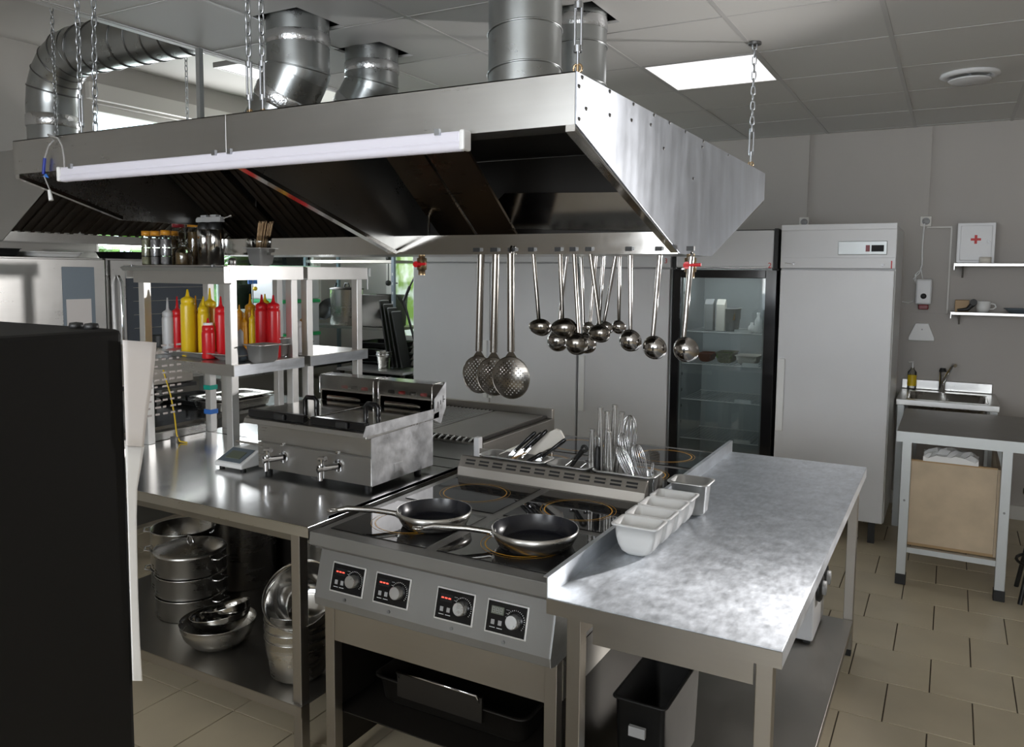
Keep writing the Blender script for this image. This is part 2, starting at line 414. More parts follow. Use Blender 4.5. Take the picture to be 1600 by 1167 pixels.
B(-5.03, -4.15, YB - .02, YB - .012, 1.07, 2.23).build('pane', gp, w2)  # solid pane that glows with a painted daylight view of the garden
for i, x in enumerate((-1.045, -.205, .640, 1.49)):
    struct(B(x - .018, x + .018, YB - .012, YB, 2.13 if i < 2 else 0, ZC).build('trim_%d' % (i + 2), 'wall'))
struct(B(-1.8, XR, YB - .014, YB, 0, .10).build('baseboard_back', 'trim'))

# ceilings: concrete slab above, suspended grid of tiles below
ceil = struct(B(XL - .15, XR + .12, YF - .12, YB + .12, ZU, ZU + .15).build('ceiling', 'wall_l'))
px_, py_ = .597, .617
gx = [-.899 + px_ * k for k in range(-4, 6)]; gx = [g for g in gx if g < XR - .05] + [XR]
gy = [3.453 + py_ * k for k in range(-9, 6)] + [YB]
holes = [(-2.690, -2.425, 2.530, 2.825), (-2.715, -2.43, 3.08, 3.35), (-1.55, -1.25, 2.46, 2.78), (-1.60, -1.318, 3.02, 3.322)]
LIGHTS = [(3, 9)]
def minus(rects, h):
    out = []
    for a, b_, c, d in rects:
        x0, x1, y0, y1 = max(a, h[0]), min(b_, h[1]), max(c, h[2]), min(d, h[3])
        if x0 >= x1 or y0 >= y1: out.append((a, b_, c, d)); continue
        for r_ in ((a, x0, c, d), (x1, b_, c, d), (x0, x1, c, y0), (x0, x1, y1, d)):
            if r_[1] - r_[0] > .003 and r_[3] - r_[2] > .003: out.append(r_)
    return out
cme = {}
lit_cell = None
for i in range(len(gx) - 1):
    for j in range(len(gy) - 1):
        x0, x1, y0, y1 = gx[i], gx[i + 1], gy[j], gy[j + 1]
        if abs(x0 + 1.496) < .02 and abs(y0 - 4.07) < .02: lit_cell = (x0, x1, y0, y1); continue
        cut = [h for h in holes if h[0] < x1 and h[1] > x0 and h[2] < y1 and h[3] > y0]
        g = .006
        if cut:
            rc = [(x0 + g, x1 - g, y0 + g, y1 - g)]
            for h in cut: rc = minus(rc, h)
            mb = MB()
            for r_ in rc: mb.box(r_[0], r_[1], r_[2], r_[3], ZC, ZC + .012)
            mb.build('ceiling_panel', 'ceil', ceil)
        else:
            key = (round(x1 - x0, 3), round(y1 - y0, 3))
            dz = random.uniform(-.0012, .0012)
            if key not in cme:
                o = B(-(x1 - x0) / 2 + g, (x1 - x0) / 2 - g, -(y1 - y0) / 2 + g, (y1 - y0) / 2 - g, 0, .012).build('ceiling_panel', 'ceil', ceil, world=False, bevel=.003, bseg=1); cme[key] = o.data
            else:
                o = bpy.data.objects.new('ceiling_panel', cme[key]); COL.objects.link(o); o.parent = ceil
            o.location = Vector(((x0 + x1) / 2, (y0 + y1) / 2, ZC + dz)) - ORG[ceil.name]
            o.rotation_euler = (random.uniform(-.0022, .0022), random.uniform(-.0022, .0022), 0)
for x in gx[:-1]:
    B(x - .010, x + .010, gy[0], YB, ZC - .003, ZC - .0006).build('ceiling_rail', 'ceil_rail', ceil) if not any(h[0] < x < h[1] for h in holes) else \
        [B(x - .010, x + .010, a, b_, ZC - .003, ZC - .0006).build('ceiling_rail', 'ceil_rail', ceil) for a, b_ in ((gy[0], min(h[2] for h in holes if h[0] < x < h[1])), (max(h[3] for h in holes if h[0] < x < h[1]), YB))]
for y in gy[:-1]:
    B(gx[0], XR, y - .003, y + .003, ZC - .0022, ZC - .0004).build('cross_rail', 'ceil_rail', ceil)
B(gx[0] - .05, gx[0] - .012, gy[0], YB, ZC - .004, ZC + .07).build('edge_profile', 'ceil_rail', ceil)
B(gx[0] - .012, XR, gy[0], YB, ZC + .05, ZC + .055).build('plenum_shade', 'void', ceil)  # near-black sheet added so the duct holes read as unlit space
# lit ceiling panel
def ceiling_light(x0, x1, y0, y1, z, label):
    L = thing('ceiling_light', label, 'light', ((x0 + x1) / 2, (y0 + y1) / 2, z))
    MB().box(x0 + .004, x0 + .018, y0 + .004, y1 - .004, z - .004, z + .03).box(x1 - .018, x1 - .004, y0 + .004, y1 - .004, z - .004, z + .03).box(x0 + .018, x1 - .018, y0 + .004, y0 + .018, z - .004, z + .03).box(x0 + .018, x1 - .018, y1 - .018, y1 - .004, z - .004, z + .03).build('frame', 'ceil_rail', L)
    B(x0 + .018, x1 - .018, y0 + .018, y1 - .018, z, z + .012).build('diffuser', 'lamp', L)
ceiling_light(*lit_cell, ZC, 'lit square panel in the grey ceiling right of the ducts, above the fridges')
ceiling_light(-4.35, -3.78, 3.75, 4.35, 3.05, 'lit panel beyond the ceiling edge, left of the tall bent duct')
# round air diffuser
dl = thing('ceiling_diffuser', 'round white air vent in the ceiling at the right', 'vent', (.02, 5.0, ZC))
MB().lathe([(.14, 0), (.145, -.012), (.12, -.022), (.10, -.012), (.098, 0)], (.02, 5.0, ZC)).build('vent_ring', 'white_paint', dl)
MB().lathe([(.0, -.044), (.098, -.040), (.104, -.034), (.09, -.028), (0, -.026)], (.02, 5.0, ZC)).build('vent_disc', 'white_paint', dl)
B(.012, .028, 4.992, 5.008, ZC - .03, ZC).build('vent_stem', 'zinc', dl)

# outside the left window: lawn and bushes
struct(B(-22, XL - .2, -3, 18, -.4, -.3).build('ground', 'grass'))
def bush(x, y, h, rad, label, k):
    t_ = thing('bush', label, 'bush', (x, y, -.3))
    MB().tube([(x, y, -.3), (x + .05, y, h * .5)], [.08, .04], 7).build('trunk', 'bark', t_)
    rn = random.Random(k); mb = MB()
    for _ in range(900):
        a, c, u = rn.uniform(0, 2 * PI), rn.uniform(-1, 1), rn.random() ** .4
        s_ = math.sqrt(1 - c * c); p = Vector((x + rad * u * s_ * math.cos(a), y + rad * u * s_ * math.sin(a), h * .62 + h * .45 * u * c))
        q = Matrix.Rotation(rn.uniform(0, 6), 3, Vector((rn.uniform(-1, 1), rn.uniform(-1, 1), rn.uniform(-1, 1))).normalized())
        l = .13
        mb.add([p + q @ Vector(v) for v in ((-l, 0, 0), (0, -l * .45, 0), (l, 0, 0), (0, l * .45, 0))], [(0, 1, 2, 3)])
    mb.build('foliage', 'leaf', t_, kind='stuff')
bush(-9.2, 5.6, 2.5, 1.1, 'green bush outside the left window, nearer the fridges', 3)
bush(-9.0, 7.9, 2.3, 1.2, 'green bush outside, beyond the far end of the left window', 5)

# ================================================================== ISLAND HOOD
HX0, HX1, HY0, HY1, HT, HS, HB = -3.29, -.845, 1.85, 4.11, 2.22, 2.09, 1.79
GY0, GY1 = 2.74, 3.16
SEAM = -2.09
hood = thing('island_hood', 'long stainless steel extractor hood hanging on chains over the cooking island', 'hood', ((HX0 + HX1) / 2, 2.98, HB))
prof = [(HY0, HT), (HY0, HS), (GY0, HB), (GY1, HB), (HY1, HS), (HY1, HT)]
def endp(name, x, th, mat, label=None):
    MB().prism([(x, y, z) for y, z in prof], (th, 0, 0)).build(name, mat, hood, bevel=.0015, label=label)
    # folded lower edge
endp('end_panel', HX1 - .004, .004, 'steel_hood_end', 'smeared pale end panel with rivets')
zc_ = HS + (HB - HS) * (2.44 - HY0) / (GY0 - HY0)
MB().prism([(HX0, y, z) for y, z in ((HY0, HT), (HY0, HS), (2.30, 1.938), (3.30, 1.938), (HY1, HS), (HY1, HT))], (.004, 0, 0)).build('end_panel', 'steel_x', hood, bevel=.0015)
B(HX0 + .004, HX0 + .008, GY0 + .003, GY1 - .003, HB + .003, HB + .078).build('gutter_end', 'polish', hood)
endp('divider_panel', SEAM - .002, .004, 'steel_x')
def edge_strip(x0, x1, name='edge_strip', mat='polish', y1=None):
    y1 = y1 or GY0; z1 = HS + (HB - HS) * (y1 - HY0) / (GY0 - HY0)
    MB().prism([(x0, HY0 + .003, HS - .016), (x0, HY0 + .003, HS), (x0, y1, z1 + .016), (x0, y1, z1)], (x1 - x0, 0, 0)).build(name, mat, hood)
edge_strip(HX1 - .030, HX1 - .004); edge_strip(SEAM - .016, SEAM + .016); edge_strip(HX0 + .004, HX0 + .03, y1=2.30)
MB().prism([(HX1 - .03, HY1 - .003, HS - .016), (HX1 - .03, HY1 - .003, HS), (HX1 - .03, GY1, HB + .016), (HX1 - .03, GY1, HB)], (.026, 0, 0)).build('edge_strip', 'polish', hood)
for xa, xb, nm in ((HX0, SEAM - .002, 'front_skirt'), (SEAM + .002, HX1 - .004, 'front_skirt')):
    B(xa, xb, HY0, HY0 + .003, HS, HT).build(nm, 'steel', hood)
    B(xa, xb, HY1 - .003, HY1, HS, HT).build('rear_skirt', 'steel', hood)
    B(xa + .005, xb - .005, HY0 + .003, HY0 + .10, HS, HS + .003).build('skirt_return', 'polish', hood)
    B(xa + .005, xb - .005, HY0 + .097, HY0 + .10, HS + .003, HS + .03).build('drip_lip', 'polish', hood)
    B(xa + .005, xb - .005, HY1 - .10, HY1 - .003, HS, HS + .003).build('skirt_return', 'polish', hood)
    B(xa, xb, HY0, HY1, HT - .003, HT).build('top_plate', 'steel_dark', hood)
    B(xa + .004, xb - .004, HY0 + .004, HY1 - .004, HT - .008, HT - .004).build('shade_lining', 'dark', hood)  # black sheets added to paint the shade inside the hood
    B(xa + .004, xb - .004, HY0 + .004, HY0 + .008, HS + .004, HT - .01).build('shade_lining', 'dark', hood)
B(HX0 + .004, HX1 - .004, GY0, GY1, HB, HB + .003).build('gutter_base', 'steel_x', hood)
B(HX0 + .004, HX1 - .004, GY0, GY0 + .003, HB, HB + .078).build('gutter_front', 'polish', hood)
B(HX0 + .004, HX1 - .004, GY1 - .003, GY1, HB, HB + .078).build('gutter_back', 'polish', hood)
B(HX0 + .004, HX1 - .004, GY0 - .010, GY0, HB, HB + .012).build('hanging_rail', 'polish', hood)
# grease filters: sloping from the gutter out to the skirt, with gaps where they are missing
def filt(xa, xb, mat='filter'):
    a = Vector((0, 2.93, 1.872)); b_ = Vector((0, 2.50, 2.200)); up = Vector((0, .61, .79)) * .012
    f = MB().prism([(xa, *a.yz), (xb, *a.yz), (xb, *b_.yz), (xa, *b_.yz)], up).build('filter', mat, hood)
    k = int((xb - xa) / .055) if mat == 'filter' else 0
    for i in range(k):
        x = xa + .02 + i * (xb - xa - .03) / k; d = -Vector((0, .61, .79)) * .008
        MB().prism([(x, a.y - .02, a.z + .01), (x + .018, a.y - .02, a.z + .01), (x + .018, b_.y + .02, b_.z - .01), (x, b_.y + .02, b_.z - .01)], d).build('baffle', mat, f)
for xa in (-3.27, -2.86, -2.45): filt(xa, xa + .35)
filt(-1.98, -1.80, 'filter_flat'); filt(-1.785, -1.60, 'filter_flat')
B(HX0 + .01, HX1 - .01, 3.10, 3.108, HB + .08, HT - .01).build('shade_partition', 'dark', hood)  # black sheet standing in for the unlit depth behind the missing filters
MB().prism([at_y(735, 357, 3.08), at_y(1032, 361, 3.08), at_y(1000, 300, 3.05), at_y(788, 302, 3.05)], (0, .004, .002)).build('deflector_plate', 'polish', hood)
# rivets on the right end panel (positions from the photograph, on its plane)
for px, py in ((910, 121), (905, 135), (916, 170), (905, 186), (953, 143), (953, 180), (990, 163), (987, 188), (1022, 180), (1017, 195), (1046, 192), (1071, 206), (1099, 221), (1097, 230), (1037, 232), (1138, 243), (1083, 279)):
    p = at_x(px, py, HX1 + .0005); MB().lathe([(0, .003), (.0045, .002), (.0055, 0)], (0, 0, 0), 10, Matrix.Rotation(PI / 2, 4, 'Y')).xf(Matrix.Translation(p)).build('rivet', 'seam', hood)
# drain valves below the gutter
def valve(px, py, y, label):
    p = at_y(px, py, y); x = p.x
    v = MB().tube([(x, y, HB), (x, y, HB - .012), (x, y, HB - .014), (x, y, HB - .062), (x, y, HB - .064), (x, y, HB - .085)], [.014, .014, .021, .021, .015, .015], 14).build('drain_valve', 'brass', hood, label=label)
    MB().cyl((x, y - .02, HB - .04), (x, y - .045, HB - .04), .013, 12).tube([(x - .012, y - .042, HB - .04), (x + .05, y - .042, HB - .038)], .006, 8).build('valve_handle', 'red', v)
valve(659, 400, 2.80, 'brass drain valve with red lever'); valve(1079, 405, 2.78, 'brass drain valve at right end')
MB().tube([(-1.955, 2.86, 2.02), (-1.955, 2.80, 1.95), (-1.955, 2.80, HB + .003)], .007, 8).build('drain_pipe', 'polish', hood)
# tube light under the front skirt
lf = thing('batten_light', 'long white tube light fitted under the front edge of the hood', 'light', (-2.05, 1.835, 2.05))
B(-2.93, -1.165, 1.815, 1.848, 2.062, 2.094).build('housing', 'lav', lf, bevel=.006)
MB().tube([(-2.93, 1.828, 2.056), (-1.165, 1.828, 2.056)], .0155, 14).build('tube', 'lav', lf)
B(-1.166, -1.150, 1.808, 1.848, 2.042, 2.096).build('end_cap', 'white_pl', lf, bevel=.005); B(-2.945, -2.929, 1.808, 1.848, 2.042, 2.096).build('end_cap', 'white_pl', lf, bevel=.005)
for x in (-1.235, -2.03, -2.10, -2.86): B(x - .008, x + .008, 1.806, 1.816, 2.085, 2.102).build('clip', 'zinc', lf)
cb = [at_y(px, py, 1.83) for px, py in ((101, 266), (100, 245), (97, 228), (91, 216))] + [Vector((-3.04, 1.842, 2.225))] + [at_y(px, py, 1.838) for px, py in ((84, 219), (76, 228), (72, 240), (70, 248))]
cbl = thing('light_cable', 'thin cable with blue tape looping over the left end of the hood', 'cable', tuple(cb[-1]))
MB().tube(cb, .0035, 8).build('cable', 'gcable', cbl)
MB().tube([at_y(px, py, 1.836) for px, py in ((70, 247), (69, 258), (68, 272))], .006, 8).build('tape', 'bluetape', cbl)
MB().prism([at_y(66, 276, 1.834), at_y(76, 278, 1.834), at_y(72, 271, 1.834)], (0, .002, 0)).build('tape_tail', 'blue', cbl)
MB().tube([at_y(px, py, 1.834) for px, py in ((69, 275), (73, 285), (78, 297))], .003, 6).build('pull_cord', 'gcable', cbl)
MB().tube([at_y(77, 297, 1.834), at_y(80, 313, 1.834)], [.006, .009], 8).build('pull_cord_end', 'white_pl', cbl)

# ------------------------------------------------------------------ chains
def chain(top, bot, label, link=.042, buckle=True, group='chains holding the hood'):
    top, bot = Vector(top), Vector(bot)
    c = thing('hanging_chain', label, 'chain', tuple(bot), group=group)
    d = (top - bot); L = d.length; d.normalize(); Q = d.to_track_quat('Z', 'Y').to_matrix().to_4x4()
    z0 = .04
    if buckle:
        MB().tube([bot, bot + d * .012, bot + d * .03], .004, 8).tube([bot + d * .02 + Vector((.012 * math.cos(a), 0, .012 * math.sin(a))) for a in [2 * PI * k / 10 for k in range(10)]], .003, 6, True).build('eye_bolt', 'brass', c)
        MB().tube([bot + d * .03, bot + d * .075], .0045, 8).build('threaded_hook', 'zinc', c); MB().tube([bot + d * .175, bot + d * .205], .0045, 8).build('threaded_hook', 'zinc', c)
        a, b_ = bot + d * .065, bot + d * .18
        sx = Q @ Vector((.009, 0, 0))
        MB().tube([a + sx, b_ + sx], .004, 8).tube([a - sx, b_ - sx], .004, 8).tube([a - d * .005, a + d * .012], .011, 10).tube([b_ - d * .012, b_ + d * .005], .011, 10).build('turnbuckle', 'zinc', c)
        z0 = .20
    mb = MB(); k = 0; z = z0
    while z < L - .005:
        hw, hl = .0095, link * .5
        pts = []
        for q in range(10):
            a = 2 * PI * q / 10
            x_, z_ = hw * math.cos(a), (hl - hw) * (1 if math.sin(a) > 1e-6 else -1 if math.sin(a) < -1e-6 else 0) + hw * math.sin(a)
            v = Vector((x_, 0, z_)) if k % 2 == 0 else Vector((0, x_, z_))
            pts.append(Q @ (v + Vector((0, 0, z + hl))) + bot)
        mb.tube(pts, .003, 6, True); z += link - .0075; k += 1
    mb.build('links', 'zinc', c, kind='stuff'); return c
chain((-3.06, 1.99, ZU), (-3.06, 1.99, HT), 'chain with turnbuckle at the far left corner of the hood')
chain((-3.04, 2.06, ZU), (-3.02, 2.02, HT), 'slack second chain beside the one at the left corner of the hood', buckle=False)
p = at_z(378, 180, HT)
chain((-2.075, 1.94, ZC), (-2.075, 1.94, HT), 'left of the two chains side by side above the hood seam', group='pair of chains above the hood seam')
chain((-2.03, 1.955, ZC), (-2.03, 1.955, HT), 'right of the two chains side by side above the hood seam', group='pair of chains above the hood seam')
chain((-.868, 1.905, ZC), (-.868, 1.905, HT), 'chain with long turnbuckle at the near right corner of the hood')
chain((-.868, 3.89, ZC), (-.868, 3.89, HT), 'chain at the far right corner of the hood, in front of the lit ceiling panel')
MB().cyl((-.868, 3.89, ZC - .012), (-.868, 3.89, ZC - .001), .03, 14).build('ceiling_hook_plate', 'seam', bpy.data.objects['ceiling'])
rod = tag(B(-3.305, -3.28, 2.75, 2.775, 2.221, ZC + .4).build('steel_post', 'alu'), 'slim grey square post rising from the hood to the ceiling edge', 'post')

# ------------------------------------------------------------------ ducts
def straight_duct(x, y, r, z0, z1, label, seams, foil=None):
    d = thing('round_duct', label, 'duct', (x, y, z0))
    MB().tube([(x, y, z0), (x, y, z1)], r, 40).build('pipe', 'galv', d)
    for zs, tilt in seams:
        MB().tube([(x + (r + .001) * math.cos(a), y + (r + .001) * math.sin(a), zs + tilt * math.cos(a + .6)) for a in [2 * PI * k / 36 for k in range(36)]], .004, 6, True).build('seam', 'galv', d)
    if foil: MB().lathe([(r + .001, foil[0]), (r + .004, foil[0] + .01), (r + .003, foil[1] - .01), (r + .001, foil[1])], (x, y, 0), 40).build('foil_tape', 'foil', d)
    return d
straight_duct(-1.405, 2.62, .133, HT, ZC + .045, 'large upright spiral duct nearest the right end of the hood', [(2.30, .018), (2.44, .018), (2.58, .018), (2.72, .018)])
straight_duct(-1.452, 3.17, .128, HT, ZC + .045, 'upright duct behind the largest one, with foil rag at the ceiling', [(2.34, .015), (2.50, .015), (2.66, .015)], (2.735, 2.785))
def bent_duct(x, y, r, dx, label, zk=2.55, len2=.32):
    d = thing('round_duct', label, 'duct', (x + dx, y, HT))
    MB().tube([(x, y, ZC + .045), (x, y, zk)], r, 36).build('pipe', 'galv', d)
    ax = Vector((dx, -.02, -len2)).normalized(); k0 = Vector((x, y, zk))
    end = k0 + ax * ((zk - HT - .075) / -ax.z)
    MB().tube([(end.x, end.y, HT + .001), (end.x, end.y, HT + .085)], r + .003, 36).build('collar', 'galv', d)
    MB().tube([k0 + Vector((0, 0, .03)), k0, k0 + ax * .02], [r, r + .002, r + .001], 36).build('elbow', 'galv', d)
    MB().tube([k0, end], r + .001, 36).build('pipe', 'galv', d)
    MB().tube([k0 + ax * .10, k0 + ax * .11, k0 + ax * .155, k0 + ax * .16], [r + .002, r + .006, r + .005, r + .002], 36).build('foil_tape', 'foil', d)
    MB().tube([k0 + ax * .25, k0 + ax * .255, k0 + ax * .285, k0 + ax * .29], [r + .002, r + .006, r + .005, r + .002], 36).build('foil_tape', 'foil', d)
    MB().lathe([(r + .001, ZC - .11), (r + .005, ZC - .10), (r + .004, ZC - .065), (r + .001, ZC - .06)], (x, y, 0), 36).build('foil_tape', 'foil', d)
    for z in (zk + .015,): MB().tube([(x + (r + .001) * math.cos(a), y + (r + .001) * math.sin(a), z - .03 * math.cos(a)) for a in [2 * PI * k / 36 for k in range(36)]], .0035, 6, True).build('seam', 'galv', d)
bent_duct(-2.560, 2.675, .135, -.19, 'bent duct with foil bands above the middle of the hood', zk=2.585)
bent_duct(-2.575, 3.20, .130, -.22, 'smaller bent duct farther back, just right of the other bent one', zk=2.635)
# spiral duct with the big elbow at the far left
ED = thing('spiral_duct', 'dark spiral duct with an elbow at the far left, running under the ceiling', 'duct', (-4.95, 3.03, 2.15))
ex, ey, er, ez = -4.95, 3.03, .14, 3.02
MB().tube([(ex, ey, 2.421), (ex, ey, 2.62)], er, 36).build('pipe', 'galv', ED)
arc = [(ex + .30 - .30 * math.cos(a), ey, ez - .30 + .30 * math.sin(a)) for a in [PI / 2 * k / 5 for k in range(6)]]
MB().tube([(ex, ey, 2.62)] + arc, er + .002, 36).build('elbow', 'galv', ED)
MB().tube([arc[-1], (-2.9, ey, ez)], er, 36).build('pipe', 'galv', ED)
MB().tube([(ex, ey, 2.585), (ex, ey, 2.59), (ex, ey, 2.655), (ex, ey, 2.66)], [er + .003, er + .008, er + .007, er + .003], 36).build('foil_tape', 'foil', ED)
for k in range(12):
    x = ex + .36 + k * .135
    MB().tube([(x + .03 * math.sin(a), ey + (er + .001) * math.cos(a), ez + (er + .001) * math.sin(a)) for a in [2 * PI * q / 30 for q in range(30)]], .006, 5, True).build('seam', 'seam', ED)
for k in (1, 2, 3, 4):
    c0, c1 = Vector(arc[k]), Vector(arc[k + 1]) - Vector(arc[k - 1]); Q = c1.to_track_quat('Z', 'Y')
    MB().tube([c0 + Q @ Vector(((er + .002) * math.cos(a), (er + .002) * math.sin(a), 0)) for a in [2 * PI * q / 30 for q in range(30)]], .005, 5, True).build('seam', 'seam', ED)

# ================================================================== RIGHT WORKTABLE
TX0, TX1, TY0, TY1, TZ = -.906, -.302, 1.842, 3.862, .86
tb = thing('work_table', 'scratched stainless work table with a raised left edge, right of the cooker', 'table', ((TX0 + TX1) / 2, (TY0 + TY1) / 2, 0))
B(TX0, TX1, TY0, TY1, TZ - .004, TZ).build('table_top', 'steel_worn', tb, bevel=.0012)
MB().box(TX0, TX0 + .003, TY0, TY1, TZ, TZ + .055).box(TX0 - .012, TX0, TY0 + .005, TY1, TZ + .051, TZ + .055).build('raised_edge', 'steel_worn_v', tb)
B(TX0, TX1, TY0, TY0 + .003, TZ - .044, TZ - .004).build('front_fold', 'apron_brown', tb)
B(TX1 - .003, TX1, TY0 + .003, TY1, TZ - .044, TZ - .004).build('side_fold', 'steel_worn_v', tb)
B(TX0, TX1 - .003, TY1 - .003, TY1, TZ - .044, TZ - .004).build('rear_fold', 'steel', tb)
B(TX0, TX0 + .003, TY0 + .003, TY1 - .003, TZ - .044, TZ - .004).build('side_fold', 'steel', tb)
for sx, a in ((TX0 + .07, 0), (TX1 - .065, 0)):
    B(sx - .004, sx + .004, TY0 + .06, TY1 - .06, TZ - .12, TZ - .006).build('stiffener', 'apron_brown', tb)
B(TX0 + .12, TX1 - .07, TY0 + .035, TY0 + .039, TZ - .115, TZ - .006).build('apron', 'apron_brown', tb)
B(TX0 + .07, TX1 - .07, TY1 - .06, TY1 - .056, TZ - .12, TZ - .006).build('apron', 'apron_brown', tb)
for lx in (TX0 + .052, TX1 - .062):
    for ly in (TY0 + .02, TY1 - .075):
        l_ = B(lx, lx + .04, ly, ly + .04, .03, TZ - .006).build('leg', 'apron_brown', tb, bevel=.002)
        B(lx + .002, lx + .038, ly + .002, ly + .038, 0, .03).build('foot', 'black_rub', l_)
SH = .17
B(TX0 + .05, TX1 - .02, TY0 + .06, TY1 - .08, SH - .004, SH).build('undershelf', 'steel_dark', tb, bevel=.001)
B(TX1 - .023, TX1 - .02, TY0 + .06, TY1 - .08, SH - .035, SH - .004).build('shelf_fold', 'steel_dark', tb)
# things on the undershelf
sl = thing('fan_appliance', 'white boxed appliance with dark round grilles on the shelf under the table', 'appliance', (-.53, 3.6, SH))
B(-.62, -.445, 3.44, 3.76, SH + .012, SH + .36).build('body', 'white_paint', sl, bevel=.008)
[B(x, x + .03, y, y + .03, SH, SH + .012).build('foot', 'black_rub', sl) for x in (-.61, -.485) for y in (3.45, 3.72)]
for yy in (3.535, 3.67):
    g_ = MB().lathe([(.058, 0), (.062, .012), (.05, .02), (.0, .022)], (0, 0, 0), 24, Matrix.Rotation(PI / 2, 4, 'Y')).xf(Matrix.Translation((-.445, yy, SH + .22))).build('grille', 'black', sl)
    MB().lathe([(.03, .02), (.03, .034), (0, .036)], (0, 0, 0), 16, Matrix.Rotation(PI / 2, 4, 'Y')).xf(Matrix.Translation((-.445, yy, SH + .22))).build('knob', 'grey_pl', g_)
rl = thing('wrap_roll', 'white roll of wrap lying at the front corner of the table shelf', 'roll', (-.36, 2.0, SH))
MB().tube([(-.53, 1.985, SH + .047), (-.27, 1.985, SH + .047)], .045, 24).build('roll', 'white_pl', rl); MB().tube([(-.2705, 1.985, SH + .047), (-.266, 1.985, SH + .047)], .02, 16).build('core', 'birch', rl)
fb = MB(); rn = random.Random(4)
fv = [[Vector((-.66 + .03 * i + rn.uniform(-.01, .01), 2.14 + .03 * j, SH + .02 + (.14 * math.sin(PI * i / 7) * math.sin(PI * j / 6) if 0 < i < 7 and 0 < j < 6 else 0) + rn.uniform(0, .035) * (0 < i < 7 and 0 < j < 6))) for i in range(8)] for j in range(7)]
for j in range(6):
    for i in range(7): fb.add([fv[j][i], fv[j][i + 1], fv[j + 1][i + 1], fv[j + 1][i]], [(0, 1, 2, 3)])
base_ = [Vector((v.x, v.y, SH + .001)) for v in (fv[0] + [r_[-1] for r_ in fv[1:]] + fv[6][-2::-1] + [fv[k][0] for k in range(5, 0, -1)])]
fb.add(base_, [tuple(range(len(base_)))])
tag(fb.build('foil_bag', 'chrome'), 'crumpled silver foil bag on the shelf under the table front', 'bag')
bc = thing('black_crate', 'black plastic crate on the left of the table shelf', 'crate', (-.75, 2.4, SH))
MB().pan(-.745, 2.33, SH, .17, .40, .30, rim=.008, taper=.008, rad=.02).build('body', 'black', bc)
B(-.77, -.72, 2.120, 2.132, SH + .20, SH + .23).build('handle', 'grey_pl', bc)

# ================================================================== NEAR INDUCTION COOKER
def ring_pair(parent, x, y, z, r):
    MB().disc((x, y, z), r, r_in=r - .0045, n=56).build('zone_ring', 'ring', parent)
    MB().disc((x, y, z), r + .013, r_in=r + .0115, n=56).build('zone_ring', 'ring', parent)
CX0, CX1 = -1.818, -.935; CM = (CX0 + CX1) / 2; HZ = .864
ck = thing('induction_cooker', 'four zone induction cooker with control panels, facing the camera', 'cooker', (CM, 2.4, 0))
zones = []
MB().box(CX0, CX1, 1.935, 2.845, HZ - .05, HZ - .003).build('hob_top', 'panel_grey', ck, bevel=.002)
for xi, (xa, xb) in enumerate(((CX0 + .035, CM - .020), (CM + .020, CX1 - .012))):
    for (ya, yb) in ((1.985, 2.355), (2.40, 2.775)):
        g_ = B(xa, xb, ya, yb, HZ - .003, HZ).build('glass_plate', 'ceran', ck, bevel=.001, bseg=1)
        ring_pair(g_, (xa + xb) / 2, (ya + yb) / 2 + .005, HZ + .0006, .125)
bz = [(1.922, HZ), (1.918, HZ - .042), (1.950, HZ - .062), (1.975, HZ - .062), (1.975, HZ)]
MB().prism([(CX0, y, z) for y, z in bz], (CX1 - CX0, 0, 0)).build('front_bezel', 'panel_grey', ck, bevel=.0025)
cp = [(1.977, .802), (1.935, .640), (1.938, .612), (1.965, .605), (2.8, .605), (2.8, .802)]
MB().prism([(CX0 + .004, y, z) for y, z in cp], (CX1 - CX0 - .008, 0, 0)).build('control_housing', 'panel_grey', ck, bevel=.003)
MB().prism([(CX1 - .004, y, z) for y, z in cp], (.003, 0, 0)).build('side_panel', 'steel_worn_v', ck)
M['plate_rim'] = plain('pale_metal_rim', (.66, .65, .63), .4, .4)
slope = math.atan2(.042, .162)
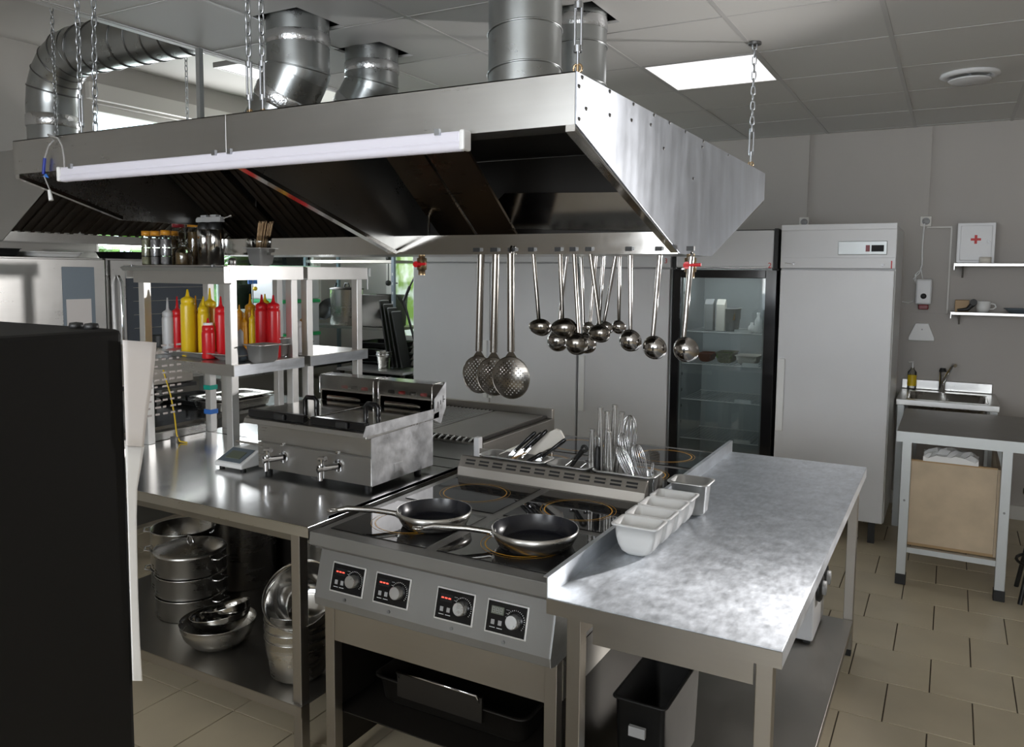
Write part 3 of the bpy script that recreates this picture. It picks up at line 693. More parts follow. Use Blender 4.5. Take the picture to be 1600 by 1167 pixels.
for n_, (px, py) in enumerate(((544, 904), (613, 923), (711, 948), (792, 970))):
    c = at_y(px, py, 1.953); c.z = .716; c.y = 1.977 - .042 * (.802 - c.z) / .162 - .001
    T = Matrix.Translation(c) @ Matrix.Rotation(-slope, 4, 'X')       # plate stands in the local x-z plane, outward is -y
    pl = B(-.069, .069, -.004, .003, -.048, .048, T).build('control_plate', 'plate_rim', ck, bevel=.002)
    B(-.064, .064, -.0052, -.0038, -.043, .043, T).build('plate_face', 'black_gloss', pl)
    B(-.052, -.010, -.0060, -.0050, .008, .030, T).build('display', 'lcd' if n_ == 3 else 'display', pl)
    for k in range(3):
        if n_ == 3:
            MB().box(-.049 + k * .0125, -.0475 + k * .0125, -.0066, -.0058, .012, .026, T).box(-.0415 + k * .0125, -.040 + k * .0125, -.0066, -.0058, .012, .026, T).box(-.048 + k * .0125, -.041 + k * .0125, -.0066, -.0058, .0183, .0197, T).box(-.048 + k * .0125, -.041 + k * .0125, -.0066, -.0058, .0115, .0128, T).box(-.048 + k * .0125, -.041 + k * .0125, -.0066, -.0058, .0252, .0265, T).build('digit', 'grey_pl', pl)
        else: B(-.048 + k * .0125, -.0395 + k * .0125, -.0068, -.0058, .0165, .0205, T).build('digit', 'led_red', pl)
    for bx in (-.043, -.019):
        MB().box(bx - .006, bx + .006, -.0066, -.0050, -.022, -.008, T).build('button', 'grey_pl', pl, bevel=.001)
        MB().box(bx - .009, bx + .009, -.0058, -.0051, -.031, -.0295, T).build('button_caption', 'white_pl', pl)
    MB().box(-.003, .008, -.0058, -.0051, .026, .0272, T).box(-.003, .009, -.0058, -.0051, .016, .0172, T).box(-.003, .007, -.0058, -.0051, .006, .0072, T).build('mode_caption', 'grey_pl', pl)
    MB().tube([T @ Vector((.030, -.005, 0)), T @ Vector((.030, -.010, 0))], .0265, 28).build('knob_collar', 'black_gloss', pl)
    MB().tube([T @ Vector((.030, -.010, 0)), T @ Vector((.030, -.030, 0)), T @ Vector((.030, -.032, 0))], [.0205, .0200, .0185], 28).build('knob', 'knob', pl)
    tk = MB()
    for k in range(17):
        a = math.radians(150 - 190 * k / 16); T2 = T @ Matrix.Translation((.030, 0, 0)) @ Matrix.Rotation(-a + PI / 2, 4, 'Y')
        tk.box(-.0006, .0006, -.0060, -.0051, .0285, .0315, T2)
    tk.build('dial_scale', 'white_pl', pl)
    MB().tube([T @ Vector((-.003, .004, -.066)), T @ Vector((-.003, -.0025, -.066))], .0055, 12).build('plug_cap', 'seam', ck)
# open stand below
for lx in (CX0 + .005, CX1 - .045):
    for ly in (1.985, 2.76): B(lx, lx + .04, ly, ly + .04, 0, .600).build('leg', 'apron_brown', ck, bevel=.002)
B(CX0 + .045, CX1 - .045, 1.988, 1.992, .475, .598).build('stand_apron', 'apron_brown', ck)
B(CX1 - .006, CX1 - .003, 2.025, 2.76, .475, .598).build('side_apron', 'steel_x', ck)
B(CX0 + .01, CX1 - .01, 2.03, 2.79, .20, .204).build('stand_shelf', 'dark', ck)  # black colour paints the shade below the cooker
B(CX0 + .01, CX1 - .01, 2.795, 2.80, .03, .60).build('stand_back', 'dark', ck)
for sx in (CX0 + .006, CX1 - .010): B(sx, sx + .004, 2.03, 2.79, .03, .47).build('stand_shade_side', 'dark', ck)  # side sheets added to keep the space under the cooker dark
# vented upstand at the back of the hob
us = [(2.795, HZ), (2.803, HZ + .035), (2.828, HZ + .074), (2.840, HZ + .078), (2.840, HZ - .05), (2.80, HZ - .05)]
up_ = MB().prism([(CX0 + .012, y, z) for y, z in us], (CX1 - CX0 - .05, 0, 0)).build('vent_upstand', 'apron_brown', ck, bevel=.003)
dy, dz = .025, .039; Ls = math.hypot(dy, dz)
for k in range(12):
    x = CX0 + .045 + k * .0655
    for q in (0.30, 0.62):
        y, z = 2.803 + dy * q, HZ + .035 + dz * q
        MB().prism([(x, y - .0008, z + .0002), (x + .045, y - .0008, z + .0002), (x + .045, y - .0008 + dy * .17, z + dz * .17), (x, y - .0008 + dy * .17, z + dz * .17)], (0, -dz / Ls * .0014, dy / Ls * .0014)).build('vent_slot', 'void', up_)
# roasting tray glimpsed in the stand
rt = thing('oven_tray', 'dark tray with a wire handle on the shelf inside the cooker stand', 'tray', (-1.4, 2.3, .204))
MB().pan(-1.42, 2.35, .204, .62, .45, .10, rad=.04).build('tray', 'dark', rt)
MB().tube([(-1.60, 2.12, .33), (-1.60, 2.10, .36), (-1.28, 2.10, .36), (-1.28, 2.12, .33)], .005, 8).build('wire_handle', 'chrome', rt)
B(-1.61, -1.27, 2.118, 2.128, .26, .345).build('handle_mount', 'dark', rt)

# frying pans
def frying_pan(c, r, h, hdir, label, hl=.21):
    fp = thing('frying_pan', label, 'pan', (c[0], c[1], HZ + .0006)); c = Vector(c); c.z = HZ + .0012
    MB().lathe([(0, 0), (r * .80, 0), (r * .86, .006), (r * .965, h * .6), (r, h), (r - .004, h)], c, 56).build('outer_shell', 'pot', fp)
    MB().lathe([(r - .0035, h), (r * .955 - .003, h * .6), (r * .84, .010), (r * .78, .0055), (0, .0055)], c, 56).build('nonstick_lining', 'pan_in', fp)
    d = Vector(hdir).normalized(); s_ = d.cross(Vector((0, 0, 1)))
    p0 = c + d * (r * .985) + Vector((0, 0, h * .62))
    pts = [p0, p0 + d * .02 + Vector((0, 0, .004)), p0 + d * .08 + Vector((0, 0, .012)), p0 + d * (hl - .04) + Vector((0, 0, .016)), p0 + d * (hl - .005) + Vector((0, 0, .010))]
    hd = MB()
    hd.tube(pts, [.010, .009, .0095, .0105, .008], 12)
    e = pts[-1]; hd.tube([e + (d * (.018 * math.cos(a) + .014) + s_ * .012 * math.sin(a)) for a in [2 * PI * k / 16 for k in range(16)]], .0042, 8, True)
    hd.build('handle', 'pot', fp)
    m_ = MB(); 
    for k in (-1, 1): m_.tube([c + d * (r * .97) + s_ * .012 * k + Vector((0, 0, h * .62)), p0 + s_ * .012 * k + d * .004], .006, 10)
    m_.tube([p0 - d * .006 - s_ * .022, p0 - d * .004 + s_ * .022], .008, 8).build('rivets', 'polish', fp)
frying_pan((-1.505, 2.19, 0), .128, .053, (-.985, -.52, 0), 'smaller steel frying pan with dark lining on the left front zone')
frying_pan((-1.117, 2.185, 0), .138, .056, (-.985, -.50, 0), 'larger steel frying pan with dark lining on the right front zone', hl=.225)

# ================================================================== FAR COOKER AND GRILL
fk = thing('induction_cooker', 'second induction cooker with amber rings, behind the vented strip', 'cooker', (CM, 3.35, 0))
FZ = .864
B(CX0, CX1, 2.85, 3.80, FZ - .05, FZ - .003).build('hob_top', 'panel_grey', fk, bevel=.002)
for (xa, xb) in ((CX0 + .02, CM - .020), (CM + .020, CX1 - .012)):
    for (ya, yb) in ((3.025, 3.375), (3.415, 3.765)):
        g_ = B(xa, xb, ya, yb, FZ - .003, FZ).build('glass_plate', 'ceran', fk, bevel=.001, bseg=1)
        ring_pair(g_, (xa + xb) / 2, (ya + yb) / 2, FZ + .0006, .125)
B(CX0 + .004, CX1 - .004, 2.89, 3.78, .605, FZ - .05).build('control_housing', 'panel_grey', fk)
for lx in (CX0 + .005, CX1 - .045):
    for ly in (2.92, 3.74): B(lx, lx + .04, ly, ly + .04, 0, .605).build('leg', 'apron_brown', fk)
us2 = [(3.018, FZ), (3.012, FZ + .035), (2.995, FZ + .074), (2.978, FZ + .078), (2.978, FZ - .05), (3.015, FZ - .05)]
MB().prism([(CX0 + .012, y, z) for y, z in us2], (CX1 - CX0 - .05, 0, 0)).build('vent_upstand', 'apron_brown', fk, bevel=.003)
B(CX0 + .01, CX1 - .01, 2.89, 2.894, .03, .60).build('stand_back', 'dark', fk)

gr = thing('lava_grill', 'dark countertop grill with ribbed and flat halves, behind the fryer', 'grill', (-2.25, 3.4, .86))
GZ = .965; gx0, gx1 = -2.60, -1.835; gy0, gy1 = 3.02, 3.80
B(gx0, gx1, gy0 + .04, gy1, .862, GZ - .022).build('body', 'steel_dark', gr, bevel=.002)
B(gx1 - .27, gx1 - .035, gy0 + .012, gy0 + .038, .862, GZ - .03).build('end_box', 'steel', gr)
B(gx1 - .030, gx1, gy0 + .002, gy0 + .036, .885, GZ + .012).build('end_cap', 'white_paint', gr, bevel=.006)
B(gx0 + .01, gx1 - .03, gy0 + .03, gy1 - .03, GZ - .021, GZ - .006).build('hot_plate', 'dark', gr, bevel=.002)
for k in range(22):
    x = gx0 + .03 + k * .0255
    if x > gx0 + .43: break
    B(x, x + .005, gy0 + .01, gy1 - .06, GZ - .006, GZ).build('grill_rib', 'steel', gr)
for k in range(22):
    x = gx0 + .045 + k * .033
    if x < gx1 - .05: MB().tube([(x, gy0 + .045, GZ - .003), (x + .004, gy0 + .004, GZ - .016)], .0045, 6).build('comb_tooth', 'steel', gr)
B(gx0 + .44, gx1 - .04, gy0 + .05, gy1 - .06, GZ - .006, GZ - .002).build('griddle_plate', 'steel_dark', gr)
B(gx0, gx1, gy1 - .028, gy1, GZ - .022, GZ + .03).build('rear_lip', 'apron_brown', gr, bevel=.003)

# ================================================================== LEFT WORKTABLE WITH POTS BELOW
LX0, LX1, LY0, LY1 = -3.47, -1.858, 1.958, 2.88
lt = thing('work_table', 'stainless work table carrying the fryer, left of the cooker, pots on its lower shelf', 'table', ((LX0 + LX1) / 2, 2.4, 0))
B(LX0, LX1, LY0, LY1, TZ - .004, TZ).build('table_top', 'steel_lt', lt, bevel=.001)
B(LX0, LX1, LY0, LY0 + .003, TZ - .038, TZ - .004).build('front_fold', 'steel', lt)
B(LX1 - .003, LX1, LY0 + .003, LY1, TZ - .038, TZ - .004).build('side_fold', 'steel', lt)
MB().box(LX1 - .003, LX1, LY0 + .10, LY1, TZ, TZ + .012).build('raised_edge', 'steel_worn', lt)
MB().box(LX0, LX0 + .02, LY0, LY1, TZ, TZ + .040).build('raised_edge', 'steel', lt, bevel=.003)
for lx in (LX0 + .05, LX1 - .105):
    for ly in (LY0 + .025, LY1 - .08):
        B(lx, lx + .04, ly, ly + .04, 0, TZ - .006).build('leg', 'apron_brown', lt, bevel=.002)
B(LX0 + .09, LX1 - .105, LY0 + .035, LY0 + .039, TZ - .075, TZ - .006).build('apron', 'steel_dark', lt)
LS = .205
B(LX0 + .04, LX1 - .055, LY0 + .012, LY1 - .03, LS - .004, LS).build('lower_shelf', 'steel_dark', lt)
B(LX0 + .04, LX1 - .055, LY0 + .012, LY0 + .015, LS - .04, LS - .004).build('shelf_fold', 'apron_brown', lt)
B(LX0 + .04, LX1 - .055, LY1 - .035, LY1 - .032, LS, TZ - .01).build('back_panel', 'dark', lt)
bt = thing('work_table', 'far stainless work table behind the fryer, under the second overshelf', 'table', (-2.7, 3.4, 0))
B(LX0, -1.858, 2.89, 3.86, TZ - .004, TZ).build('table_top', 'steel_lt', bt)
B(LX0, -1.858, 3.857, 3.86, TZ - .038, TZ - .004).build('rear_fold', 'steel', bt)
B(LX0, LX0 + .003, 2.89, 3.857, TZ - .038, TZ - .004).build('side_fold', 'steel', bt)
for lx in (LX0 + .05, -1.963):
    for ly in (2.93, 3.79): B(lx, lx + .04, ly, ly + .04, 0, TZ - .006).build('leg', 'apron_brown', bt)

def bowl(name, c, r, h, label, mat='pot', group=None, tilt=None, parent=None, base=.45, t=.002):
    pr_ = [(0, 0), (r * base, 0), (r * (base + .22), h * .12), (r * .88, h * .45), (r * .97, h * .8), (r * .985, h - .003), (r, h), (r - t, h), (r * .97 - t, h * .8), (r * .88 - t, h * .45), (r * (base + .2), h * .12 + t), (r * base - t, t), (0, t)]
    mb = MB().lathe(pr_, (0, 0, 0), 40)
    if tilt: mb.xf(Matrix.Rotation(tilt[0], 4, Vector(tilt[1])))
    mb.xf(Matrix.Translation(Vector(c)))
    o = mb.build(name, mat); return tag(o, label, 'bowl', group)
def pot(c, r, h, label, lid=False, handles=True, name='cooking_pot', group=None, hz=.8, ang=.6, hr=.035):
    p_ = thing(name, label, 'pot', tuple(c), group=group)
    MB().lathe([(0, 0), (r - .006, 0), (r, .006), (r, h - .004), (r + .004, h), (r - .002, h), (r - .0025, .008), (r - .01, .003), (0, .003)], c, 44).build('body', 'pot', p_)
    if lid:
        MB().lathe([(r + .004, h + .001), (r + .003, h + .006), (r * .9, h + .012), (r * .4, h + .03), (0, h + .033)], c, 44).build('lid', 'pot', p_)
        MB().tube([(c[0] - .02, c[1], c[2] + h + .03), (c[0] - .012, c[1], c[2] + h + .055), (c[0] + .012, c[1], c[2] + h + .055), (c[0] + .02, c[1], c[2] + h + .03)], .004, 8).build('lid_handle', 'chrome', p_)
    if handles:
        for s_ in (0, PI):
            a = ang + s_; d = Vector((math.cos(a), math.sin(a), 0)); q = Vector((-d.y, d.x, 0)); b0 = Vector(c) + Vector((0, 0, h * hz)) + d * r
            MB().tube([b0 - q * hr, b0 - q * hr * .9 + d * hr * .8, b0 + d * hr * 1.15 + Vector((0, 0, .006)), b0 + q * hr * .9 + d * hr * .8, b0 + q * hr], .0042, 8).build('side_handle', 'chrome', p_)
    return p_
# lower shelf
for k in range(3):
    pot((-2.91, 2.33, LS + k * .094), .150, .092, ['lowest pot of the three stacked under the left table, with side handles', 'middle pot of the three stacked under the left table', 'top pot of the three stacked under the left table, closed with a dark lid'][k], lid=(k == 2), ang=.15)
for k in range(3):
    pot((-3.20, 2.52, LS + k * .094), .145, .092, ['lowest pot of the stack at the far left under the table, half hidden by paper', 'middle pot of the stack at the far left under the table', 'top open pot of the stack at the far left under the table'][k], ang=.5)
pot((-2.97, 2.69, LS), .15, .50, 'tall stockpot standing at the back under the left table', handles=False, name='stockpot')
bowl('mixing_bowl', (-2.545, 2.16, LS), .150, .105, 'wide steel bowl on the lower shelf holding smaller bowls', group='bowls under the left table')
bowl('mixing_bowl', (-2.525, 2.165, LS + .062), .118, .075, 'shallow tilted bowl lying inside the wide bowl', 'polish', tilt=(-.16, (0, 1, 0)), group='bowls under the left table')
bowl('mixing_bowl', (-2.492, 2.185, LS + .095), .085, .07, 'small shiny bowl on top inside the wide bowl', 'polish', tilt=(-.30, (0, 1, 0)), group='bowls under the left table')
for k in range(4):
    bowl('deep_bowl', (-2.085, 2.135, LS + k * .034), .122, .165, ['bottom bowl of the nested stack beside the table leg', 'second bowl up in the nested stack beside the table leg', 'third bowl up in the nested stack beside the table leg', 'top bowl of the nested stack beside the table leg'][k], group='nested deep bowls', base=.6)
bowl('deep_bowl', (-2.045, 2.16, LS + .250), .135, .14, 'shiny bowl tilted on its side on top of the nested stack', 'polish', tilt=(.75, (1, .35, 0)), group='nested deep bowls')
pot((-2.31, 2.55, LS), .13, .26, 'deep pot at the back right under the left table', name='cooking_pot', ang=2.6)
pot((-2.31, 2.55, LS + .262), .118, .13, 'pot with a raised handle set on the deep pot at the back right', name='cooking_pot', ang=2.9)
pot((-2.075, 2.70, LS), .12, .34, 'tall narrow pot behind the nested bowls', name='cooking_pot', handles=False)

# ================================================================== OVERSHELVES
def overshelf(y0, y1, label, lamp_front):
    sx0, sx1 = -3.47, -2.815
    o = thing('overshelf', label, 'shelf', ((sx0 + sx1) / 2, (y0 + y1) / 2, TZ))
    for x in (sx0 + .012, sx1 - .052):
        for y in (y0 + .008, y1 - .048): B(x, x + .040, y, y + .040, TZ, 1.675).build('post', 'gn', o, bevel=.002)
    B(sx0 - .005, sx1 + .02, y0 - .005, y1, 1.291, 1.295).build('lower_board', 'steel', o)
    B(sx0 - .005, sx1 + .02, y0 - .008, y0 - .005, 1.243, 1.295).build('board_fold', 'steel_x', o)
    B(sx1 + .017, sx1 + .020, y0 - .005, y1, 1.243, 1.291).build('board_fold', 'steel_worn_v', o)
    B(sx0 - .005, sx0 - .002, y0 - .005, y1, 1.243, 1.291).build('board_fold', 'steel', o)
    B(sx0 - .005, sx1 + .017, y1 - .003, y1, 1.243, 1.291).build('board_fold', 'steel', o)
    B(sx0 - .04, sx1 + .02, y0 - .03, y1, 1.735, 1.739).build('upper_board', 'steel', o)
    # end fold with mitred corners
    B(sx1 + .018, sx1 + .021, y0 - .02, y1, 1.675, 1.735).build('end_fold', 'gn', o)
    B(sx0 - .04, sx0 - .037, y0 - .02, y1, 1.675, 1.735).build('end_fold', 'gn', o)
    if lamp_front:
        B(sx0 - .0, sx1 + .015, y0 - .008, y0 - .004, 1.655, 1.712).build('front_fold', 'steel_x', o)
        MB().prism([(sx0 - .04, y0 - .035, 1.712), (sx0 - .04, y0 - .050, 1.728), (sx0 - .04, y0 - .030, 1.735), (sx0 - .04, y0, 1.735), (sx0 - .04, y0, 1.712)], (sx1 - sx0 + .055, 0, 0)).build('light_rail', 'alu', o)
        for x in (sx0 + .03, sx1 - .07): MB().cyl((x, y0 - .036, 1.741), (x, y0 - .036, 1.732), .006, 10).build('screw', 'seam', o)
        MB().box(sx1 + .015, sx1 + .019, y0 - .050, y0 + .01, 1.66, 1.735).build('rail_end', 'steel', o, bevel=.003)
    else:
        B(sx0, sx1 + .015, y1 + .0, y1 + .003, 1.675, 1.735).build('rear_fold', 'steel_x', o)
        B(sx0, sx1 + .015, y0 - .006, y0 - .003, 1.69, 1.735).build('front_fold', 'steel_x', o)
        MB().box(sx1 + .0, sx1 + .03, y1 + .004, y1 + .016, 1.69, 1.735).cyl((sx1 + .012, y1 + .01, 1.69), (sx1 + .012, y1 + .01, 1.62), .003, 8).build('end_bracket', 'alu', o)
    return o
oa = overshelf(2.50, 2.935, 'near steel overshelf holding squeeze bottles, left of the fryer', True)
ob = overshelf(2.985, 3.425, 'far steel overshelf standing right behind the one with squeeze bottles', False)
for z0, mt in ((1.085, 'teal'), (.955, 'blue')):
    B(-3.462, -3.414, 2.880, 2.932, z0, z0 + .024).build('tape_band', mt, oa, label={'teal': 'green tape band', 'blue': 'blue tape band'}[mt])
yc = thing('yellow_cable', 'thin yellow cable hanging below the near overshelf down to the table', 'cable', (-3.33, 2.62, TZ))
MB().tube([(-3.42, 2.60, 1.242), (-3.405, 2.60, 1.20), (-3.37, 2.605, 1.10), (-3.352, 2.61, 1.00), (-3.345, 2.615, .90), (-3.33, 2.62, .867), (-3.29, 2.63, TZ + .004)], .0038, 8).build('cable', 'ycable', yc)
tag(B(-3.375, -3.335, 2.60, 2.625, TZ, TZ + .03).build('adhesive_clip', 'seam'), 'small dark clip on the left table where the yellow cable ends', 'clip')

# ---- squeeze bottles on a tray on the lower board
SB = 1.295
tray = thing('serving_tray', 'shallow steel tray under the squeeze bottles on the near overshelf', 'tray', (-3.12, 2.62, SB))
MB().pan(-3.245, 2.68, SB, .33, .24, .032, rim=.010, taper=.02, rad=.03).build('tray', 'gn', tray)
MB().pan(-2.955, 2.68, SB, .235, .24, .034, rim=.010, taper=.02, rad=.03).build('tray', 'gn', tray)
def squeeze(x, y, z, r, h, mat, label, tip=None, group='squeeze bottles on the near overshelf', tmat=None):
    b_ = thing('squeeze_bottle', label, 'bottle', (x, y, z), group=group); tip = tip or h * .30
    MB().lathe([(0, 0), (r * .95, 0), (r, .006), (r, h - .034), (r * .97, h - .026), (r * .86, h - .022), (r * .86, h - .004), (0, h - .004)], (x, y, z), 26).build('body', mat, b_)
    MB().lathe([(r * .90, h - .020), (r * .92, h - .018), (r * .92, h), (r * .70, h + .006), (r * .34, h + .012), (r * .24, h + .02), (r * .11, h + tip), (0, h + tip)], (x, y, z), 26).build('nozzle_cap', tmat or mat, b_)
    return b_
def bot(px, yy, ztop_px, zoff, rpx, mat, label, tip_px=None, **k):
    """px: centre column, ztop_px: shoulder row, tip_px: tip row"""
    p = at_y(px, ztop_px, yy); base = SB + zoff; r = rpx / F_PX * math.hypot(p.x, yy) * 1.0
    tip = (at_y(px, tip_px, yy).z - p.z) if tip_px else None
    return squeeze(p.x, yy, base, r, p.z - base, mat, label, tip, **k)
bot(262, 2.66, 488, .004, 8.2, 'clear_white', 'translucent white squeeze bottle at the left end of the tray', 465)
bot(277, 2.70, 486, .004, 8.2, 'red', 'tall red squeeze bottle second from the left, right of the white one', 463)
bot(293, 2.625, 467, .004, 10.2, 'yellow', 'tallest yellow squeeze bottle at the middle of the tray', 452)
bot(306, 2.73, 490, .004, 8.0, 'mustard', 'ochre squeeze bottle half hidden behind the tall yellow one', 462)
bot(318, 2.67, 481, .004, 8.6, 'yellow', 'yellow squeeze bottle behind the small red one', 463)
bot(328, 2.755, 472, .004, 9.2, 'mustard', 'tall ochre squeeze bottle at the back with a yellow cap', 450, tmat='yellow')
bot(325, 2.60, 510, .004, 9.3, 'red', 'small red squeeze bottle in front with a white ring at its neck', 497)
bot(345, 2.66, 482, .004, 9.0, 'red', 'red squeeze bottle at the right end of the tray, beside the post', 463)
sb_ = bpy.data.objects['squeeze_bottle.006']; p = at_y(327.5, 507, 2.60); MB().lathe([(.0205, 0), (.0215, .002), (.0215, .010), (.0205, .012)], (sb_.location.x, sb_.location.y, p.z - .004), 20).build('neck_ring', 'white_pl', sb_)
bot(374, 2.88, 488, .001, 5.5, 'mustard', 'slim ochre squeeze bottle just right of the post', 476)
bot(391, 2.90, 478, .03, 8.2, 'mustard', 'ochre squeeze bottle behind, left of the two red ones', 459)
bot(381, 2.83, 503, .001, 5.0, 'mustard', 'short ochre squeeze bottle in front of the ochre one on the right group', 488)
bot(394, 2.82, 497, .001, 5.0, 'yellow', 'short yellow squeeze bottle next to the left one of the two red ones', 482)
bot(409, 2.80, 476, .001, 10.0, 'red', 'left one of the two red squeeze bottles behind the small steel container', 460)
bot(427, 2.82, 476, .001, 10.0, 'red', 'right one of the two red squeeze bottles behind the small steel container', 461)
bot(414, 2.91, 472, .001, 7.0, 'yellow', 'yellow squeeze bottle peeking out between the two red ones', 459)
gp_ = thing('gn_container', 'small steel food container in front of the two red bottles', 'container', (-2.66, 2.70, SB))
c = at_y(411, 545, 2.655)
MB().pan(c.x, 2.655, SB, .125, .14, .085, rim=.009, taper=.006, rad=.02).build('container', 'gn', gp_)
for k in range(2):
    c_ = thing('gn_container', ['lower of two nested steel containers beside the right post', 'upper of two nested steel containers beside the right post'][k], 'container', (-2.89, 2.87, SB + .03 * k))
    MB().pan(-2.89, 2.868, SB + .03 * k, .10, .09, .065, rim=.009, taper=.006, rad=.02).build('container', 'gn', c_)
jr = thing('pepper_grinder', 'dark ball-shaped grinder with a grey top behind the near post', 'grinder', (-2.885, 2.62, SB))
MB().lathe([(0, 0), (.018, 0), (.030, .012), (.0345, .032), (.030, .052), (.018, .066), (.014, .072)], (-2.885, 2.615, SB), 24).build('ball', 'slate', jr)
MB().lathe([(.013, .072), (.014, .085), (.014, .135), (.010, .142), (.004, .150), (0, .152)], (-2.885, 2.615, SB), 18).build('grey_top', 'grey_pl', jr)
# second unit
bot(463, 3.05, 503, .001, 8.5, 'clear_white', 'translucent white squeeze bottle on the far overshelf', 486, group='bottles on the far overshelf')
bot(474, 3.22, 500, .001, 6.0, 'mustard', 'ochre squeeze bottle on the far overshelf beside its post', 484, group='bottles on the far overshelf')
bk = thing('black_box_tray', 'low black tray under the white bottle on the far overshelf', 'tray', (-3.0, 3.1, SB))
MB().pan(-3.09, 3.18, SB, .15, .16, .045, rim=.005, taper=.004).build('tray', 'black', bk)

# ---- things on the top board of the near overshelf
UB = 1.739
def jar(px, yy, rpx, ztop, label, fill, lid, tex_h=.75, name='spice_jar', stack=True):
    p = at_y(px, 400, yy); r = rpx / F_PX * math.hypot(p.x, yy); h = at_y(px, ztop, yy).z - UB
    j = thing(name, label, 'jar', (p.x, yy, UB), group='jars on the near overshelf')
    MB().lathe([(0, .001), (r * .93, .001), (r, .006), (r, h * .80), (r * .90, h * .86), (r * .90, h * .88)], (p.x, yy, UB), 24).build('glass', 'jar', j)
    if stack:
        for k in range(3): MB().lathe([(0, .004 + k * h * .25), (r * .93, .004 + k * h * .25), (r * .96, .01 + k * h * .25), (r * .96, h * .235 + k * h * .25), (r * .9, h * .245 + k * h * .25), (0, h * .245 + k * h * .25)], (p.x, yy, UB), 22).build('spice_layer', fill, j)
    else: MB().lathe([(0, .004), (r * .95, .004), (r * .95, h * tex_h), (0, h * tex_h)], (p.x, yy, UB), 22).build('spice', fill, j)
    MB().lathe([(r * .92, h * .86), (r * .95, h * .86), (r * .95, h), (0, h)], (p.x, yy, UB), 24).build('lid', lid, j)
jar(230, 2.57, 7.2, 361, 'jar of olive spice with orange lid, leftmost on the shelf', 'spice1', 'orange_lid')
jar(244, 2.565, 7.2, 361, 'jar of grey spice with orange lid, second from the left', 'spice2', 'orange_lid')
jar(260, 2.56, 7.6, 360, 'jar of violet grey spice with orange lid, third from the left', 'spice2', 'orange_lid')
jar(270, 2.66, 9.0, 361, 'jar with orange lid standing behind the third jar', 'spice3', 'orange_lid')
jar(280, 2.72, 9.5, 346, 'taller jar with maroon lid at the back', 'spice3', 'maroon_lid', stack=False)
jar(304, 2.74, 9.5, 345, 'taller jar with orange lid at the back, behind the gas cans', 'spice3', 'orange_lid', stack=False)
p = at_y(287, 400, 2.60)
cj = thing('stoppered_jar', 'round glass jar of brown spice with a glass stopper, left of the gas cans', 'jar', (p.x, 2.60, UB))
MB().lathe([(0, .001), (.036, .001), (.040, .008), (.040, .065), (.034, .078), (.018, .086), (.016, .098), (.022, .104), (.022, .110), (.010, .116), (.012, .126), (0, .132)], (p.x, 2.60, UB), 26).build('glass', 'jar', cj)
MB().lathe([(0, .004), (.037, .004), (.037, .060), (0, .060)], (p.x, 2.60, UB), 24).build('spice', 'spice3', cj)
def torch(px, yy, label):
    p = at_y(px, 400, yy); x = p.x; h = at_y(px, 357, yy).z - UB; r = 12 / F_PX * math.hypot(x, yy)
    t_ = thing('gas_torch', label, 'torch', (x, yy, UB))
    MB().lathe([(0, 0), (r, .002), (r, h - .012), (r * .9, h - .004), (r * .6, h)], (x, yy, UB), 28).build('can', 'polish', t_)
    MB().lathe([(r + .0004, .004), (r + .0004, h - .02)], (x, yy, UB), 4, a0=PI * .95, a1=PI * 1.2).build('can_label', 'rim_red', t_)
    MB().lathe([(r * .92, h - .006), (r * .95, h + .006), (r * .8, h + .018), (r * .74, h + .028), (r * .5, h + .030), (0, h + .030)], (x, yy, UB), 24).build('collar', 'black', t_)
    z = UB + h + .042
    MB().box(x - .045, x + .05, yy - .014, yy + .014, z - .012, z + .012).box(x - .055, x - .03, yy - .011, yy + .011, z - .012, z + .006).box(x - .02, x + .02, yy - .012, yy + .012, z + .012, z + .022).box(x - .012, x + .012, yy - .010, yy + .010, z - .014, z - .010).build('burner_body', 'grey_pl', t_, bevel=.005)
    MB().tube([(x + .05, yy, z + .002), (x + .105, yy, z + .014)], .0042, 10).tube([(x + .103, yy, z + .0135), (x + .118, yy, z + .017)], .008, 12).build('nozzle', 'chrome', t_)
torch(322, 2.70, 'gas can with torch head standing behind the front one'); torch(337, 2.62, 'front gas can with torch head and steel nozzle pointing right')
sk = thing('skewer_container', 'small steel container holding a bundle of bamboo skewers on the overshelf', 'container', (-2.72, 2.75, UB))
p = at_y(408, 405, 2.74)
MB().pan(p.x, 2.74, UB, .125, .125, .085, rim=.010, taper=.010, rad=.022).build('container', 'gn', sk)
bs = thing('skewers', 'bundle of bamboo skewers leaning in the steel container', 'skewers', (p.x, 2.74, UB + .01))
rn = random.Random(9)
for k in range(60):
    a, u = rn.uniform(0, 2 * PI), math.sqrt(rn.random()); bx, by = p.x - .012 + .026 * u * math.cos(a), 2.74 + .026 * u * math.sin(a)
    tx, ty = p.x + .028 + .040 * u * math.cos(a) , 2.745 + .036 * u * math.sin(a)
    MB().tube([(bx, by, UB + .008), (tx, ty, UB + .205 + rn.uniform(-.008, .006))], .0017, 4).build('skewer', 'wood_stick', bs)
MB().lathe([(.042, 0), (.043, .0), (.050, .055), (.049, .055)], (p.x + .005, 2.742, UB + .085), 24).xf(Matrix.Identity(4)).build('wrapper', 'acrylic', bs)
gb = thing('small_shaker', 'little steel shaker between the torches and the skewers', 'shaker', (-2.9, 2.72, UB))
p = at_y(363, 405, 2.78); MB().lathe([(0, 0), (.018, 0), (.02, .004), (.02, .03), (.017, .036), (0, .042)], (p.x, 2.78, UB), 18).build('body', 'pot', gb)
MB().lathe([(.0205, .012), (.0205, .016)], (p.x, 2.78, UB), 18).build('band', 'seam', gb)

